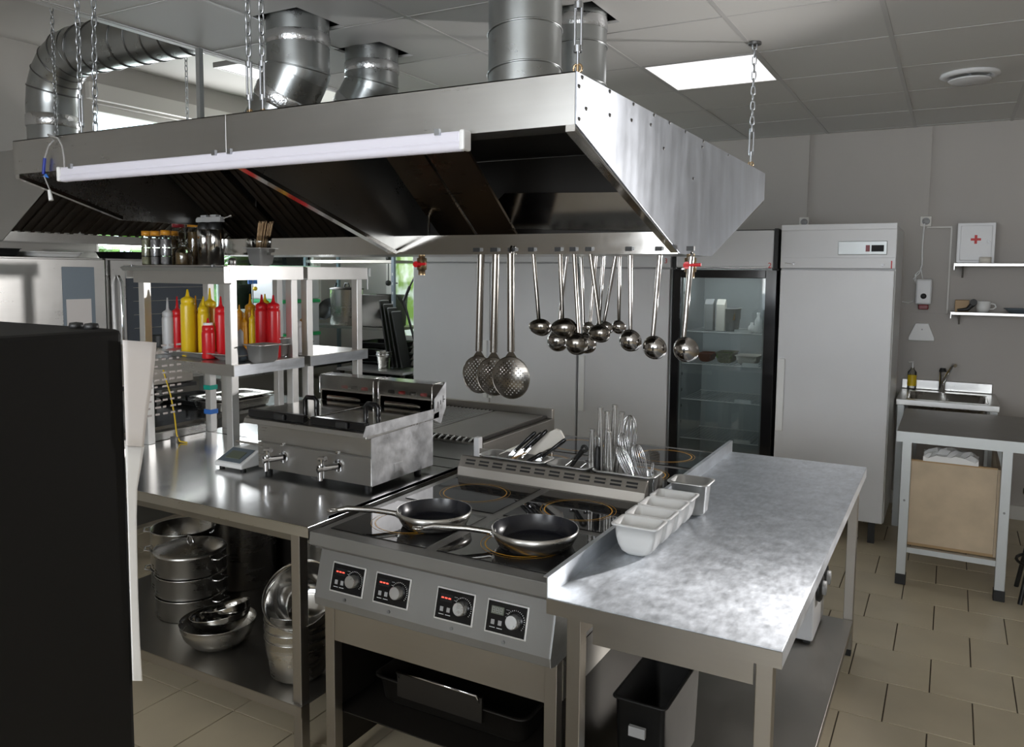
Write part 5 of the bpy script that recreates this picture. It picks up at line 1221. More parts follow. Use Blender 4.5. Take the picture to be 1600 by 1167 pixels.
dr = MB().box(gx0_, gx0_ + .055, FY, FY + .05, dz0, dz1).box(gx1_ - .072, gx1_, FY, FY + .05, dz0, dz1).box(gx0_ + .055, gx1_ - .072, FY, FY + .05, dz1 - .055, dz1).box(gx0_ + .055, gx1_ - .072, FY, FY + .05, dz0, dz0 + .06).build('door_frame', 'black_gloss', gf, bevel=.003)
B(gx0_ + .055, gx1_ - .072, FY + .014, FY + .020, dz0 + .06, dz1 - .055).build('glass_pane', 'glass_f', gf)
for x in (gx0_ + .055, gx1_ - .085): B(x, x + .013, FY + .022, FY + .03, dz0 + .06, dz1 - .055).build('pane_edge', 'grey_pl', gf)
shelf_z = [at_y(1130, 571 if k == 1 else (520, 571, 628, 690)[k], FY + .10).z for k in range(4)]
for k, z in enumerate(shelf_z):
    s_ = MB().tube([(gx0_ + .05, FY + .10, z), (gx1_ - .05, FY + .10, z)], .004, 6).tube([(gx0_ + .05, FY + .60, z), (gx1_ - .05, FY + .60, z)], .004, 6)
    for q in range(22): x = gx0_ + .06 + q * (gx1_ - gx0_ - .12) / 21; s_.tube([(x, FY + .10, z), (x, FY + .60, z)], .0018, 4)
    sh_ = s_.build('wire_shelf', 'white_pl', gf)
    c = at_y((1160, 1172, 1160, 1159)[k], (507, 571, 626, 684)[k], FY + .085)
    B(c.x - .055, c.x + .055, FY + .090, FY + .094, z + .004, z + .028).build('price_strip', 'white_pl', sh_)
for k in range(24): MB().box(gx0_ + .0445, gx0_ + .047, FY + .12, FY + .13, .3 + k * .058, .32 + k * .058).build('shelf_notch', 'black', gf) if k % 2 == 0 else None
LED = B(gx0_ + .05, gx1_ - .05, FY + .06, FY + .075, 1.735, 1.75).build('interior_lamp', plain('fridge_lamp', (1, 1, 1), .5, emis=(.95, .98, 1), es=30), gf)
def food_box(px, w, h, d, shelf, mat, label, cat='box', name='food_box', lid=None, yy=.30):
    c = at_y(px, 560, FY + yy); z = shelf_z[shelf] + .0045
    o = thing(name, label, cat, (c.x, FY + yy, z), group='food on the fridge shelves')
    MB().pan(c.x, FY + yy, z, w, d, h, rim=.006, taper=.01, rad=.02).build('tub', mat, o)
    B(c.x - w / 2 + .012, c.x + w / 2 - .012, FY + yy - d / 2 + .012, FY + yy + d / 2 - .012, z + h * .5, z + h * .8).build('contents', lid or mat, o)
food_box(1105, .11, .06, .2, 1, 'terracotta', 'brown food box at the left of the second fridge shelf'); food_box(1136, .13, .075, .22, 1, 'spice1', 'box with green contents at the middle of the second fridge shelf', lid='leaf')
food_box(1170, .16, .06, .2, 1, 'cream', 'pale long box at the right of the second fridge shelf', lid='cream')
food_box(1140, .12, .16, .2, 0, 'grey_pl', 'dark tub at the middle of the top fridge shelf', lid='spice3')
for k, (px, m_, lab) in enumerate(((1109, 'grey_pl', 'grey carton at the left of the top fridge shelf'), (1127, 'cream', 'cream carton on the top fridge shelf'))):
    c = at_y(px, 500, FY + .22); z = shelf_z[0] + .0045
    o = thing('carton', lab, 'carton', (c.x, FY + .22, z), group='food on the fridge shelves')
    B(c.x - .03, c.x + .03, FY + .19, FY + .25, z, z + .19).build('carton', m_, o, bevel=.003); MB().prism([(c.x - .03, FY + .19, z + .19), (c.x - .03, FY + .25, z + .19), (c.x - .03, FY + .22, z + .225)], (.06, 0, 0)).build('gable', m_, o)
for k, (px, hgt, lab) in enumerate(((1185, .14, 'white bottle at the right of the top fridge shelf'), (1175, .07, 'short white bottle on the top fridge shelf'))):
    c = at_y(px, 500, FY + .18); z = shelf_z[0] + .0045
    o = thing('bottle', lab, 'bottle', (c.x, FY + .18, z), group='food on the fridge shelves')
    MB().lathe([(0, 0), (.022, 0), (.024, .006), (.024, hgt * .6), (.010, hgt * .8), (.009, hgt * .9)], (c.x, FY + .18, z), 18).build('body', 'white_pl', o); MB().lathe([(.011, hgt * .88), (.011, hgt), (0, hgt)], (c.x, FY + .18, z), 14).build('cap', 'white_pl', o)
for x in (gx0_ + .06, gx1_ - .10):
    for y in (FY + .08, FY + .6): B(x, x + .04, y, y + .04, 0, .12).build('foot', 'black', gf)

# ================================================================== CART, SINK AND WALL AT THE RIGHT
ct = thing('prep_trolley', 'aluminium legged table with a wood panel box below, at the far right', 'table', (.2, 5.4, 0))
cx0, cx1, cy0, cy1 = -.235, .62, 4.84, 5.72
B(cx0, cx1, cy0, cy1, .845, .865).build('table_top', 'steel_dark', ct, bevel=.002)
B(cx0, cx1, cy0 - .003, cy0, .808, .866).build('front_fold', 'alu', ct)
for k, (x, y) in enumerate(((-.205, cy0 + .005), (.268, cy0 + .005), (-.205, cy1 - .06), (.268, cy1 - .06))):
    l_ = B(x, x + .048, y, y + .048, .05, .808).build('leg', 'alu', ct, bevel=.002)
    B(x - .003, x + .051, y - .003, y + .051, 0, .06).build('foot', 'black_rub', l_, bevel=.003)
    if k < 2: MB().cyl((x + .024, y, .48), (x + .024, y - .003, .48), .006, 8).build('bolt', 'seam', l_)
[B(-.157, .268, y, y + .033, .185, .215).build('lower_rail', 'alu', ct) for y in (cy0 + .012, cy1 - .05)]
for x in (-.195, .278): B(x, x + .03, cy0 + .053, cy1 - .06, .185, .213).build('side_rail', 'alu', ct)
wb_ = thing('wood_box', 'pale wood panel box standing on the rails under the trolley table', 'box', (.06, 5.3, .215))
for nm, a in (('front_board', (-.175, .255, cy0 + .062, cy0 + .078, .217, .695)), ('side_board', (-.195, -.178, cy0 + .062, cy1 - .1, .217, .70)), ('side_board', (.2565, .272, cy0 + .062, cy1 - .1, .217, .695)), ('bottom_board', (-.177, .255, cy0 + .079, cy1 - .1, .217, .233))):
    B(*a).build(nm, 'birch', wb_)
B(-.175, .255, cy0 + .060, cy0 + .080, .695, .703).build('edge_band', 'birch_edge', wb_); B(-.175, .255, cy0 + .0605, cy0 + .0622, .217, .232).build('edge_band', 'birch_edge', wb_)
bg = MB(); rn = random.Random(12); nx, ny = 12, 6
gv = [[Vector((-.10 + .27 * i / nx + rn.uniform(-.006, .006), cy0 + .052 + .17 * j / ny, .712 + .045 * math.sin(PI * (.1 + .8 * i / nx)) * math.sin(PI * (j + .6) / (ny + 1)) + rn.uniform(0, .022))) for i in range(nx + 1)] for j in range(ny + 1)]
for j in range(ny):
    for i in range(nx): bg.add([gv[j][i], gv[j][i + 1], gv[j + 1][i + 1], gv[j + 1][i]], [(0, 1, 2, 3)])
bb = [Vector((v.x, v.y, .704)) for v in (gv[0][0], gv[0][-1], gv[-1][-1], gv[-1][0])]; bg.add(bb, [(0, 1, 2, 3)])
bg.add(gv[0] + [bb[1], bb[0]], [tuple(range(nx + 3))])
tag(bg.build('cloth_bundle', 'white_pl'), 'crumpled white cloth lying on the wood box under the trolley table', 'cloth')
# sink
sk_ = thing('sink_unit', 'stainless sink unit with a low back edge against the back wall', 'sink', (.0, 6.25, 0))
sx0_, sx1_, sy0_, sy1_, sz_ = -.305, .30, 5.98, 6.585, .885
MB().box(sx0_, sx1_, sy0_, sy0_ + .06, sz_ - .04, sz_).box(sx0_, sx1_, sy1_ - .12, sy1_, sz_ - .04, sz_).box(sx0_, sx0_ + .06, sy0_ + .06, sy1_ - .12, sz_ - .04, sz_).box(sx1_ - .06, sx1_, sy0_ + .06, sy1_ - .12, sz_ - .04, sz_).build('sink_top', 'steel', sk_, bevel=.003)
MB().pan((sx0_ + sx1_) / 2, (sy0_ + sy1_) / 2 - .03, sz_ - .20, sx1_ - sx0_ - .12, sy1_ - sy0_ - .18, .198, rim=.004, taper=.03, rad=.05).build('basin', 'pot', sk_)
B(sx0_, sx1_ - .02, sy1_ - .012, sy1_, sz_, sz_ + .075).build('back_edge', 'steel', sk_, bevel=.006)
for x in (sx0_ + .01, sx1_ - .05):
    for y in (sy0_ + .01, sy1_ - .05): B(x, x + .04, y, y + .04, 0, sz_ - .04).build('leg', 'alu', sk_)
fx, fy_ = at_y(1472, 600, 6.50).x, 6.50
fc_ = thing('faucet', 'chrome mixer tap with its spout swung right, on the sink', 'tap', (fx, fy_, sz_))
MB().tube([(fx, fy_, sz_), (fx, fy_, sz_ + .10), (fx, fy_, sz_ + .15)], [.022, .020, .024], 16).build('body', 'chrome', fc_)
MB().tube([(fx, fy_, sz_ + .05), (fx + .03, fy_ - .08, sz_ + .14), (fx + .065, fy_ - .16, sz_ + .22), (fx + .075, fy_ - .18, sz_ + .215)], [.014, .012, .011, .013], 12).build('spout', 'chrome', fc_)
MB().tube([(fx, fy_, sz_ + .15), (fx, fy_, sz_ + .175)], [.026, .018], 14).build('lever', 'black', fc_)
p = at_y(1417, 598, 6.47)
sb = thing('soap_bottle', 'clear pump bottle with a yellow green label at the left of the sink', 'bottle', (p.x + .02, 6.47, sz_))
MB().lathe([(0, 0), (.028, .001), (.030, .006), (.030, .13), (.012, .155), (.011, .165)], (p.x + .03, 6.53, sz_), 18).build('body', 'acrylic', sb); MB().lathe([(.0308, .03), (.0308, .11)], (p.x + .03, 6.53, sz_), 18).build('label', 'yellow', sb)
MB().tube([(p.x + .03, 6.53, sz_ + .16), (p.x + .03, 6.53, sz_ + .21)], .006, 8).tube([(p.x + .035, 6.53, sz_ + .207), (p.x + .00, 6.51, sz_ + .203)], .005, 8).build('pump', 'white_pl', sb)
# wall shelves, first aid box
def wall_shelf(z, x0, label):
    s_ = thing('wall_shelf', label, 'shelf', (.4, YB - .17, z)); B(x0, 1.45, YB - .30, YB - .015, z - .02, z).build('board', 'steel', s_, bevel=.002); B(x0, x0 + .004, YB - .30, YB - .015, z - .045, z + .0).build('end_fold', 'steel', s_)
    for x in (x0 + .05, 1.3): MB().prism([(x, YB - .015, z - .02), (x, YB - .22, z - .02), (x, YB - .015, z - .10)], (.012, 0, 0)).build('bracket', 'steel_dark', s_)
wall_shelf(1.81, -.005, 'upper wall shelf under the first aid box'); wall_shelf(1.475, -.01, 'lower wall shelf over the sink')
B_ = thing('first_aid_box', 'white first aid box with a red cross, on the upper wall shelf', 'first aid box', (.12, YB - .11, 1.812))
bx0, bx1, bz0, bz1 = .005, .235, 1.812, 2.09
B(bx0, bx1, YB - .20, YB - .016, bz0, bz1).build('box', 'white_paint', B_, bevel=.004)
B(bx0 + .02, bx1 - .02, YB - .208, YB - .201, bz0 + .02, bz1 - .02).build('door', 'white_paint', B_, bevel=.003)
c = Vector((.118, YB - .2085, 1.975)); MB().box(c.x - .031, c.x + .031, c.y - .001, c.y, c.z - .008, c.z + .008).box(c.x - .008, c.x + .008, c.y - .001, c.y, c.z + .008, c.z + .030).box(c.x - .008, c.x + .008, c.y - .001, c.y, c.z - .030, c.z - .008).build('red_cross', 'red_mark', B_)
MB().cyl((bx1 - .04, YB - .208, 1.96), (bx1 - .04, YB - .218, 1.96), .010, 14).build('lock', 'seam', B_)
tr_ = thing('tape_roll', 'cream roll standing before the first aid box', 'roll', (.17, YB - .26, 1.81)); MB().lathe([(.018, 0), (.036, 0), (.036, .042), (.018, .042), (.018, 0)], (.18, YB - .255, 1.8105), 22).build('roll', 'cream', tr_); MB().lathe([(.0365, .006), (.0375, .02), (.0365, .034)], (.15, YB - .25, 1.8105), 14).xf(Matrix.Identity(4)).build('loose_end', 'cream', tr_) if False else None
# drill-like dark tool, brown box and white cup on the lower shelf
tag(B(.015, .10, YB - .24, YB - .12, 1.4752, 1.555).build('cardboard_box', 'birch_edge', bevel=.003), 'small brown box at the left end of the lower wall shelf', 'box')
to = thing('rolling_grinder', 'dark handheld tool lying in front of the brown box on the lower wall shelf', 'tool', (.12, YB - .24, 1.476)); MB().tube([(.03, YB - .27, 1.486), (.09, YB - .27, 1.494), (.125, YB - .27, 1.535)], [.009, .014, .019], 12).build('handle', 'black', to); MB().tube([(.125, YB - .27, 1.54), (.125, YB - .30, 1.545)], .022, 18).build('head', 'black', to)
cu_ = thing('mug', 'white mug at the middle of the lower wall shelf', 'mug', (.19, YB - .2, 1.475)); MB().lathe([(0, .001), (.03, .001), (.042, .02), (.046, .075), (.043, .075), (.038, .02), (0, .005)], (.185, YB - .2, 1.475), 22).build('cup', 'white_pl', cu_); MB().tube([(.228, YB - .2, 1.535), (.255, YB - .2, 1.530), (.262, YB - .2, 1.512), (.245, YB - .2, 1.498), (.225, YB - .2, 1.497)], .005, 8).build('cup_handle', 'white_pl', cu_)
tag(MB().pan(.44, YB - .17, 1.4752, .26, .18, .03, rim=.006).build('shallow_tray', 'slate'), 'dark shallow tray at the right on the lower wall shelf', 'tray')
# wall hardware
def socket(px, py, label):
    p = at_y(px, py, YB - .02); s_ = thing('wall_socket', label, 'socket', (p.x, YB - .02, p.z - .04)); B(p.x - .036, p.x + .036, YB - .04, YB, p.z - .036, p.z + .036).build('plate', 'trim', s_, bevel=.004)
    MB().lathe([(.024, 0), (.026, .004), (.020, .006), (.018, .002), (0, .002)], (0, 0, 0), 20, Matrix.Rotation(PI / 2, 4, 'X')).xf(Matrix.Translation((p.x, YB - .04, p.z))).build('outlet', 'grey_pl', s_)
socket(1257, 347, 'round wall socket above the tall white refrigerator'); socket(1447, 346, 'round wall socket left of the first aid box')
pc = thing('conduit', 'thin white conduit running from the socket to the wall shelves', 'conduit', (-.1, YB - .01, 1.5))
MB().box(-.19, -.03, YB - .028, YB - .013, 2.068, 2.078).box(-.038, -.028, YB - .028, YB - .013, 1.45, 2.068).build('conduit', 'trim', pc)
wc_ = thing('power_cord', 'coiled white cord hanging from the socket over the dispenser', 'cord', (-.2, YB - .05, 1.6))
MB().tube([(-.207, YB - .05, 2.10), (-.212, YB - .04, 1.95), (-.21, YB - .05, 1.80), (-.225, YB - .045, 1.74), (-.26, YB - .045, 1.70), (-.24, YB - .045, 1.66), (-.20, YB - .045, 1.70), (-.215, YB - .05, 1.77), (-.25, YB - .045, 1.73), (-.245, YB - .045, 1.68), (-.205, YB - .045, 1.66)], .005, 8).build('cord', 'white_pl', wc_)
MB().tube([(-.255, YB - .02, 1.535), (-.29, YB - .015, 1.522), (-.33, YB - .02, 1.53)], .004, 8).build('tail', 'white_pl', wc_)
p = at_y(1445, 460, YB); ds = thing('paper_dispenser', 'white wall dispenser with a round window and red base', 'dispenser', (p.x, YB - .06, 1.47))
B(p.x - .058, p.x + .048, YB - .11, YB - .013, 1.515, 1.70).build('housing', 'white_paint', ds, bevel=.012); MB().lathe([(0, .004), (.018, .003), (.02, 0)], (0, 0, 0), 18, Matrix.Rotation(PI / 2, 4, 'X')).xf(Matrix.Translation((p.x - .005, YB - .11, 1.575))).build('window', 'black', ds); B(p.x - .035, p.x + .03, YB - .10, YB - .02, 1.478, 1.514).build('red_base', 'maroon_lid', ds, bevel=.006)
p = at_y(1441, 516, YB); hb = thing('wall_bracket', 'white trapezoid plastic holder on the wall below the dispenser', 'holder', (p.x, YB - .03, 1.245)); MB().prism([(p.x - .045, YB - .05, 1.375), (p.x + .04, YB - .05, 1.375), (p.x + .082, YB - .05, 1.27), (p.x + .082, YB - .05, 1.247), (p.x - .088, YB - .05, 1.247), (p.x - .088, YB - .05, 1.27)], (0, .036, 0)).build('holder', 'white_pl', hb, bevel=.004); MB().cyl((p.x, YB - .05, 1.33), (p.x, YB - .053, 1.33), .005, 8).build('screw', 'seam', hb)
struct(B(-.30, 1.5, YB - .013, YB, .60, 1.45).build('trim_9', 'wall'))
# stool at the right edge of the frame
st = thing('bar_stool', 'black stool at the right edge of the picture beside the trolley table', 'stool', (.56, 4.95, 0))
MB().lathe([(0, .55), (.13, .55), (.15, .565), (.15, .585), (.13, .60), (0, .60)], (.53, 5.00, 0), 28).build('seat', 'black', st)
for k in range(4):
    a = PI / 4 + PI / 2 * k; MB().tube([(.53 + .09 * math.cos(a), 5.0 + .09 * math.sin(a), .55), (.53 + .2 * math.cos(a), 5.0 + .2 * math.sin(a), .0)], .012, 10).build('leg', 'black', st)
MB().tube([(.53 + .16 * math.cos(a), 5.0 + .16 * math.sin(a), .2) for a in [2 * PI * k / 24 for k in range(24)]], .008, 8, True).build('foot_ring', 'black', st)

# ================================================================== FAR LEFT: SECOND HOOD, OVENS, COUNTERS
h2 = thing('wall_hood', 'dark second extractor hood with ribbed filters along the left wall', 'hood', (-5.0, 4.4, 1.87))
hy0, hy1 = 2.78, 5.2
hp2 = [(-4.50, 2.42), (-4.50, 2.26), (-5.10, 1.885), (-5.45, 1.885), (-5.72, 2.05), (-5.72, 2.42)]
MB().prism([(x, hy0, z) for x, z in hp2], (0, .004, 0)).build('end_panel', 'steel_x', h2, bevel=.002); MB().prism([(x, hy1, z) for x, z in hp2], (0, .004, 0)).build('end_panel', 'steel_x', h2)
B(-4.503, -4.50, hy0 + .004, hy1, 2.26, 2.42).build('front_skirt', 'steel', h2); B(-5.72, -4.503, hy0 + .004, hy1, 2.417, 2.42).build('top_plate', 'steel_dark', h2)
MB().box(-5.45, -5.10, hy0 + .004, hy1, 1.885, 1.888).box(-5.103, -5.10, hy0 + .004, hy1, 1.888, 1.945).build('gutter', 'polish', h2)
B(-5.72, -5.717, hy0 + .004, hy1, 2.05, 2.417).build('back_panel', 'dark', h2)
for k in range(5):
    y = hy0 + .02 + k * .48; a, b_ = Vector((-5.09, y, 1.95)), Vector((-4.54, y, 2.27)); n_ = Vector((.5, 0, -.86))
    f_ = MB().prism([a, a + Vector((0, .46, 0)), b_ + Vector((0, .46, 0)), b_], -n_ * .02).build('filter', 'filter', h2)
    for q in range(7):
        yy = .02 + q * .063; MB().prism([a + Vector((0, yy, 0)), a + Vector((0, yy + .022, 0)), b_ + Vector((0, yy + .022, 0)), b_ + Vector((0, yy, 0))], n_ * .008).build('baffle', 'filter', f_)
chain((-4.62, 2.85, ZU), (-4.62, 2.85, 2.42), 'thin chain of the left wall hood, beside the vertical duct', buckle=False, group='chains of the left wall hood')
chain((-4.60, 3.75, ZU), (-4.60, 3.75, 2.42), 'thin chain in front of the bright window', buckle=False, group='chains of the left wall hood')
chain((-4.55, 4.45, ZU), (-4.60, 4.75, 2.42), 'slanting thin chain in front of the window, near the ceiling edge', buckle=False, group='chains of the left wall hood')
# combi ovens
def oven(y0, y1, label, kind):
    o = thing('combi_oven', label, 'oven', (-5.3, (y0 + y1) / 2, .9)); X0, X1, z0, z1 = -5.70, -5.05, .90, 1.79
    B(X0, X1, y0, y1, z0, z1).build('body', 'steel', o, bevel=.004)
    B(X1, X1 + .035, y0 + .01, y1 - .01, z0 + .02, z1 - .01).build('door', 'steel', o, bevel=.004)
    if kind == 0: B(X1 + .035, X1 + .040, y1 - .31, y1 - .09, z0 + .30, z1 - .06).build('window_pane', 'slate', o, bevel=.012); B(X1 + .0405, X1 + .042, y1 - .29, y1 - .12, z0 + .30, z0 + .62).build('notice_sheet', 'paper', o)
    else:
        B(X1 + .035, X1 + .040, y0 + .12, y1 - .04, z0 + .05, z1 - .07).build('glass_door', 'oven_glass', o, bevel=.004)
        for k in range(7): MB().tube([(X1 + .042, y0 + .17, z0 + .12 + k * .095), (X1 + .042, y1 - .09, z0 + .12 + k * .095)], .003, 6).build('rack_rail', 'chrome', o)
        MB().prism([(X1 + .041, y1 - .16, 1.44), (X1 + .041, y1 - .06, 1.44), (X1 + .041, y1 - .11, 1.525)], (.002, 0, 0)).build('warning_triangle', 'yellow', o); MB().box(X1 + .0432, X1 + .0442, y1 - .1135, y1 - .1065, 1.462, 1.500).box(X1 + .0432, X1 + .0442, y1 - .1135, y1 - .1065, 1.448, 1.456).build('exclamation_mark', 'black', o)
        MB().tube([(X1 + .045, y0 + .06, z0 + .12), (X1 + .075, y0 + .06, z0 + .16), (X1 + .075, y0 + .06, z1 - .16), (X1 + .045, y0 + .06, z1 - .12)], .011, 10).build('door_handle', 'chrome', o)
    for yy in (y0 + .03, y1 - .08):
        for x in (X0 + .02, X1 - .07): B(x, x + .05, yy, yy + .05, 0, z0).build('stand_leg', 'alu', o)
    B(X0 + .02, X1 - .02, y0 + .03, y1 - .03, .45, .47).build('stand_shelf', 'steel_dark', o)
oven(2.42, 3.40, 'steel combi oven with a small dark window and a notice sheet, at the far left', 0)
oven(3.42, 4.30, 'combi oven with a large dark glass door and warning triangle', 1)
for k, (y, mt, hh, lab) in enumerate(((2.72, 'black', .05, 'dark flat pan lying on the left oven'), (3.12, 'white_pl', .035, 'stack of white trays lying on the left oven'), (3.75, 'black', .05, 'black tray lying on the glass door oven'))):
    t_ = thing('flat_tray', lab, 'tray', (-5.3, y, 1.79)); MB().pan(-5.25, y, 1.79, .36, .34, hh, rim=.006).build('tray', mt, t_)
# counter along the left wall, farther back, with white things near the window
lc = thing('wall_counter', 'steel counter along the left wall beyond the ovens', 'counter', (-5.3, 5.2, 0))
B(-5.75, -5.05, 4.36, 6.1, .84, .86).build('counter_top', 'steel', lc); B(-5.72, -5.08, 4.40, 6.06, .30, .32).build('counter_shelf', 'steel', lc)
for x in (-5.72, -5.12):
    for y in (4.40, 6.02): B(x, x + .04, y, y + .04, 0, .84).build('leg', 'alu', lc)
cc = thing('storage_box', 'pale plastic box stack with green bands near the window, seen under the overshelf', 'box', (-5.35, 5.35, .86))
for k in range(3):
    B(-5.50, -5.12, 5.12, 5.58, .861 + .30 * k, 1.13 + .30 * k).build('box', 'clear_white', cc, bevel=.01); B(-5.505, -5.11, 5.115, 5.585, 1.131 + .30 * k, 1.16 + .30 * k).build('green_lid', 'greenpl', cc, bevel=.004)
cb2 = thing('flag_clip', 'small blue sign on a stick in front of the window', 'sign', (-5.3, 4.9, .86)); MB().tube([(-5.3, 4.95, .86), (-5.3, 4.95, 1.70)], .006, 8).build('stick', 'grey_pl', cb2); B(-5.305, -5.295, 4.90, 5.0, 1.60, 1.70).build('sign', 'blue', cb2); MB().lathe([(0, -.02), (.015, -.014), (.02, 0), (.015, .014), (0, .02)], (-5.28, 4.96, 1.56), 14).build('ball', 'yellow', cb2)
# slicer-like grey machine on the aisle counter seen between the overshelf posts
ac = thing('aisle_counter', 'low steel counter across the aisle, seen below the near overshelf', 'counter', (-4.3, 3.2, 0))
B(-4.75, -3.95, 2.5, 4.2, .80, .82).build('counter_top', 'steel_lt', ac); B(-4.72, -3.98, 2.55, 4.15, .25, .27).build('counter_shelf', 'steel_dark', ac)
for x in (-4.72, -4.02):
    for y in (2.55, 4.1): B(x, x + .04, y, y + .04, 0, .80).build('leg', 'alu', ac)
pm = thing('food_slicer', 'grey food machine with a sloping front and black base across the aisle', 'machine', (-4.55, 3.25, .82)); sx_, sy_ = -.22, .30
MB().prism([(-4.55 + sx_, 2.78 + sy_, 1.00), (-4.55 + sx_, 3.18 + sy_, 1.00), (-4.55 + sx_, 3.18 + sy_, 1.20), (-4.55 + sx_, 2.92 + sy_, 1.24)], (.50, 0, 0)).build('sloping_hopper', 'apron_brown', pm, bevel=.01)
B(-4.56 + sx_, -4.04 + sx_, 2.77 + sy_, 3.19 + sy_, .975, .998).build('black_rim', 'black', pm); MB().tube([(-4.30 + sx_, 2.98 + sy_, .82), (-4.30 + sx_, 2.98 + sy_, .976)], .085, 24).build('black_base', 'black', pm); MB().tube([(-4.2 + sx_, 3.05 + sy_, 1.20), (-4.2 + sx_, 3.05 + sy_, 1.30)], .06, 20).build('feed_tube', 'black', pm)
gp2 = thing('griddle_pan', 'black pan with a loop handle across the aisle', 'pan', (-4.5, 3.7, .82)); MB().pan(-4.52, 3.70, .82, .40, .36, .035, rim=.008).build('pan', 'black', gp2); MB().tube([(-4.42, 3.54, .85), (-4.40, 3.52, .89), (-4.28, 3.52, .89), (-4.26, 3.54, .85)], .008, 8).build('loop_handle', 'black', gp2)

# ================================================================== RACKS BETWEEN THE OVERSHELVES AND THE FRIDGES
rk = thing('shelving_rack', 'dark steel shelving rack with pots and black trays, left of the refrigerators', 'rack', (-4.9, 5.9, 0))
rx0, rx1, ry0, ry1 = -5.52, -4.43, 5.80, 6.30
for x in (rx0, rx1 - .03):
    for y in (ry0, ry1 - .03):
        p_ = B(x, x + .03, y, y + .03, 0, 2.05).build('upright', 'slate', rk)
        if y == ry0:
            for k in range(9): MB().box(x + .010, x + .020, ry0 - .0012, ry0, 1.0 + k * .085, 1.025 + k * .085).build('slot', 'alu', p_)
for z in (.30, .70, 1.20, 1.82): B(rx0 + .031, rx1 - .031, ry0 + .004, ry1 - .004, z - .025, z).build('rack_shelf', 'steel_dark', rk)
B(-5.1, -4.46, ry0 + .01, ry0 + .02, .72, .83).build('shelf_front', 'steel', rk) if False else None
kp = thing('stockpot', 'tall steel stockpot with a lid on the dark rack', 'pot', (-5.0, 6.0, 1.2)); c = at_y(541, 470, 5.98)
MB().lathe([(0, 0), (.155, 0), (.16, .006), (.16, .335), (.163, .34)], (c.x, 5.99, 1.2005), 32).build('body', 'pot', kp); MB().lathe([(.165, .34), (.164, .352), (.1, .362), (0, .365)], (c.x, 5.99, 1.2005), 32).build('lid', 'dark', kp); MB().tube([(c.x - .03, 5.99, 1.563), (c.x - .02, 5.99, 1.60), (c.x + .02, 5.99, 1.60), (c.x + .03, 5.99, 1.563)], .008, 8).build('lid_handle', 'black', kp)
lp = thing('wok_lid', 'dark pan leaning beside the tall stockpot on the rack', 'pan', (-5.32, 6.0, 1.2)); MB().lathe([(0, 0), (.09, .01), (.12, .045), (.118, .047), (.088, .013), (0, .003)], (0, 0, 0), 32, Matrix.Rotation(1.05, 4, 'X')).xf(Matrix.Translation((-5.365, 5.98, 1.325))).build('pan', 'dark', lp); MB().tube([(-5.37, 6.02, 1.37), (-5.37, 6.10, 1.60)], .01, 8).build('handle', 'black', lp)
cbn = thing('clear_bin', 'clear plastic bin with papers on the rack, left of the leaning black trays', 'bin', (-4.7, 5.95, 1.2)); MB().pan(-4.69, 5.98, 1.2005, .40, .32, .30, rim=.01, taper=.015).build('bin', 'acrylic', cbn); MB().box(-4.86, -4.53, 5.88, 6.08, 1.206, 1.30).build('papers', 'paper', cbn, bevel=.01)
for k in range(6):
    t_ = thing('black_tray', ['lowest', 'second lowest', 'third lowest', 'third highest', 'second highest', 'topmost'][k] + ' black baking tray of the stack on the dark rack', 'tray', (-4.75, 6.0, .72 + .06 * k), group='black trays stacked on the rack'); MB().pan(-4.73 + .01 * (k % 2), 6.03, .7005 + .060 * k, .46, .40, .055, rim=.012).build('tray', 'black', t_)
jgp = thing('insert_pot', 'narrow steel pot on a low stand before the rack', 'pot', (-4.55, 5.6, .7)); c = at_y(600, 565, 5.60)
MB().lathe([(0, 0), (.052, 0), (.056, .10), (.070, .115), (.070, .15), (.076, .155), (.068, .152), (.05, .01), (0, .005)], (c.x, 5.60, .86), 24).build('pot', 'pot', jgp); MB().lathe([(.071, .12), (.073, .122), (.073, .13), (.071, .132)], (c.x, 5.60, .86), 24).build('band', 'polish', jgp)
lst = thing('low_table', 'low dark table before the rack carrying the narrow steel pot', 'table', (-4.5, 5.55, 0)); B(-4.78, -4.05, 5.42, 5.77, .84, .86).build('table_top', 'steel', lst)
for x in (-4.76, -4.09):
    for y in (5.44, 5.72): B(x, x + .03, y, y + .03, 0, .84).build('leg', 'dark', lst)
B(-4.76, -4.07, 5.44, 5.75, .50, .52).build('table_shelf', 'dark', lst)
B(-4.73, -4.09, 5.47, 5.73, .52, .80).build('drawer_box', 'dark', lst)
for k in range(4):
    t_ = thing('leaning_tray', ['first', 'second', 'third', 'last'][k] + ' of the black boards leaning next to the refrigerators, counted from the left', 'board', (-4.36 + .045 * k, 5.9, .86), group='black boards leaning by the refrigerators')
    Tm = Matrix.Translation((-4.365 + .050 * k, 5.62, .861)) @ Matrix.Rotation(-.16 - .02 * k, 4, 'Y'); B(0, .016, 0, .13, .006, .60 - .03 * k, Tm).build('board', 'black', t_, bevel=.003); B(-.002, .018, .01, .12, .60 - .03 * k, .607 - .03 * k, Tm).build('board_edge', 'grey_pl', t_)
wr = thing('wire_handles', 'black hanging hooks and cords on the wall between rack and window', 'hook', (-4.55, 6.5, 1.5))
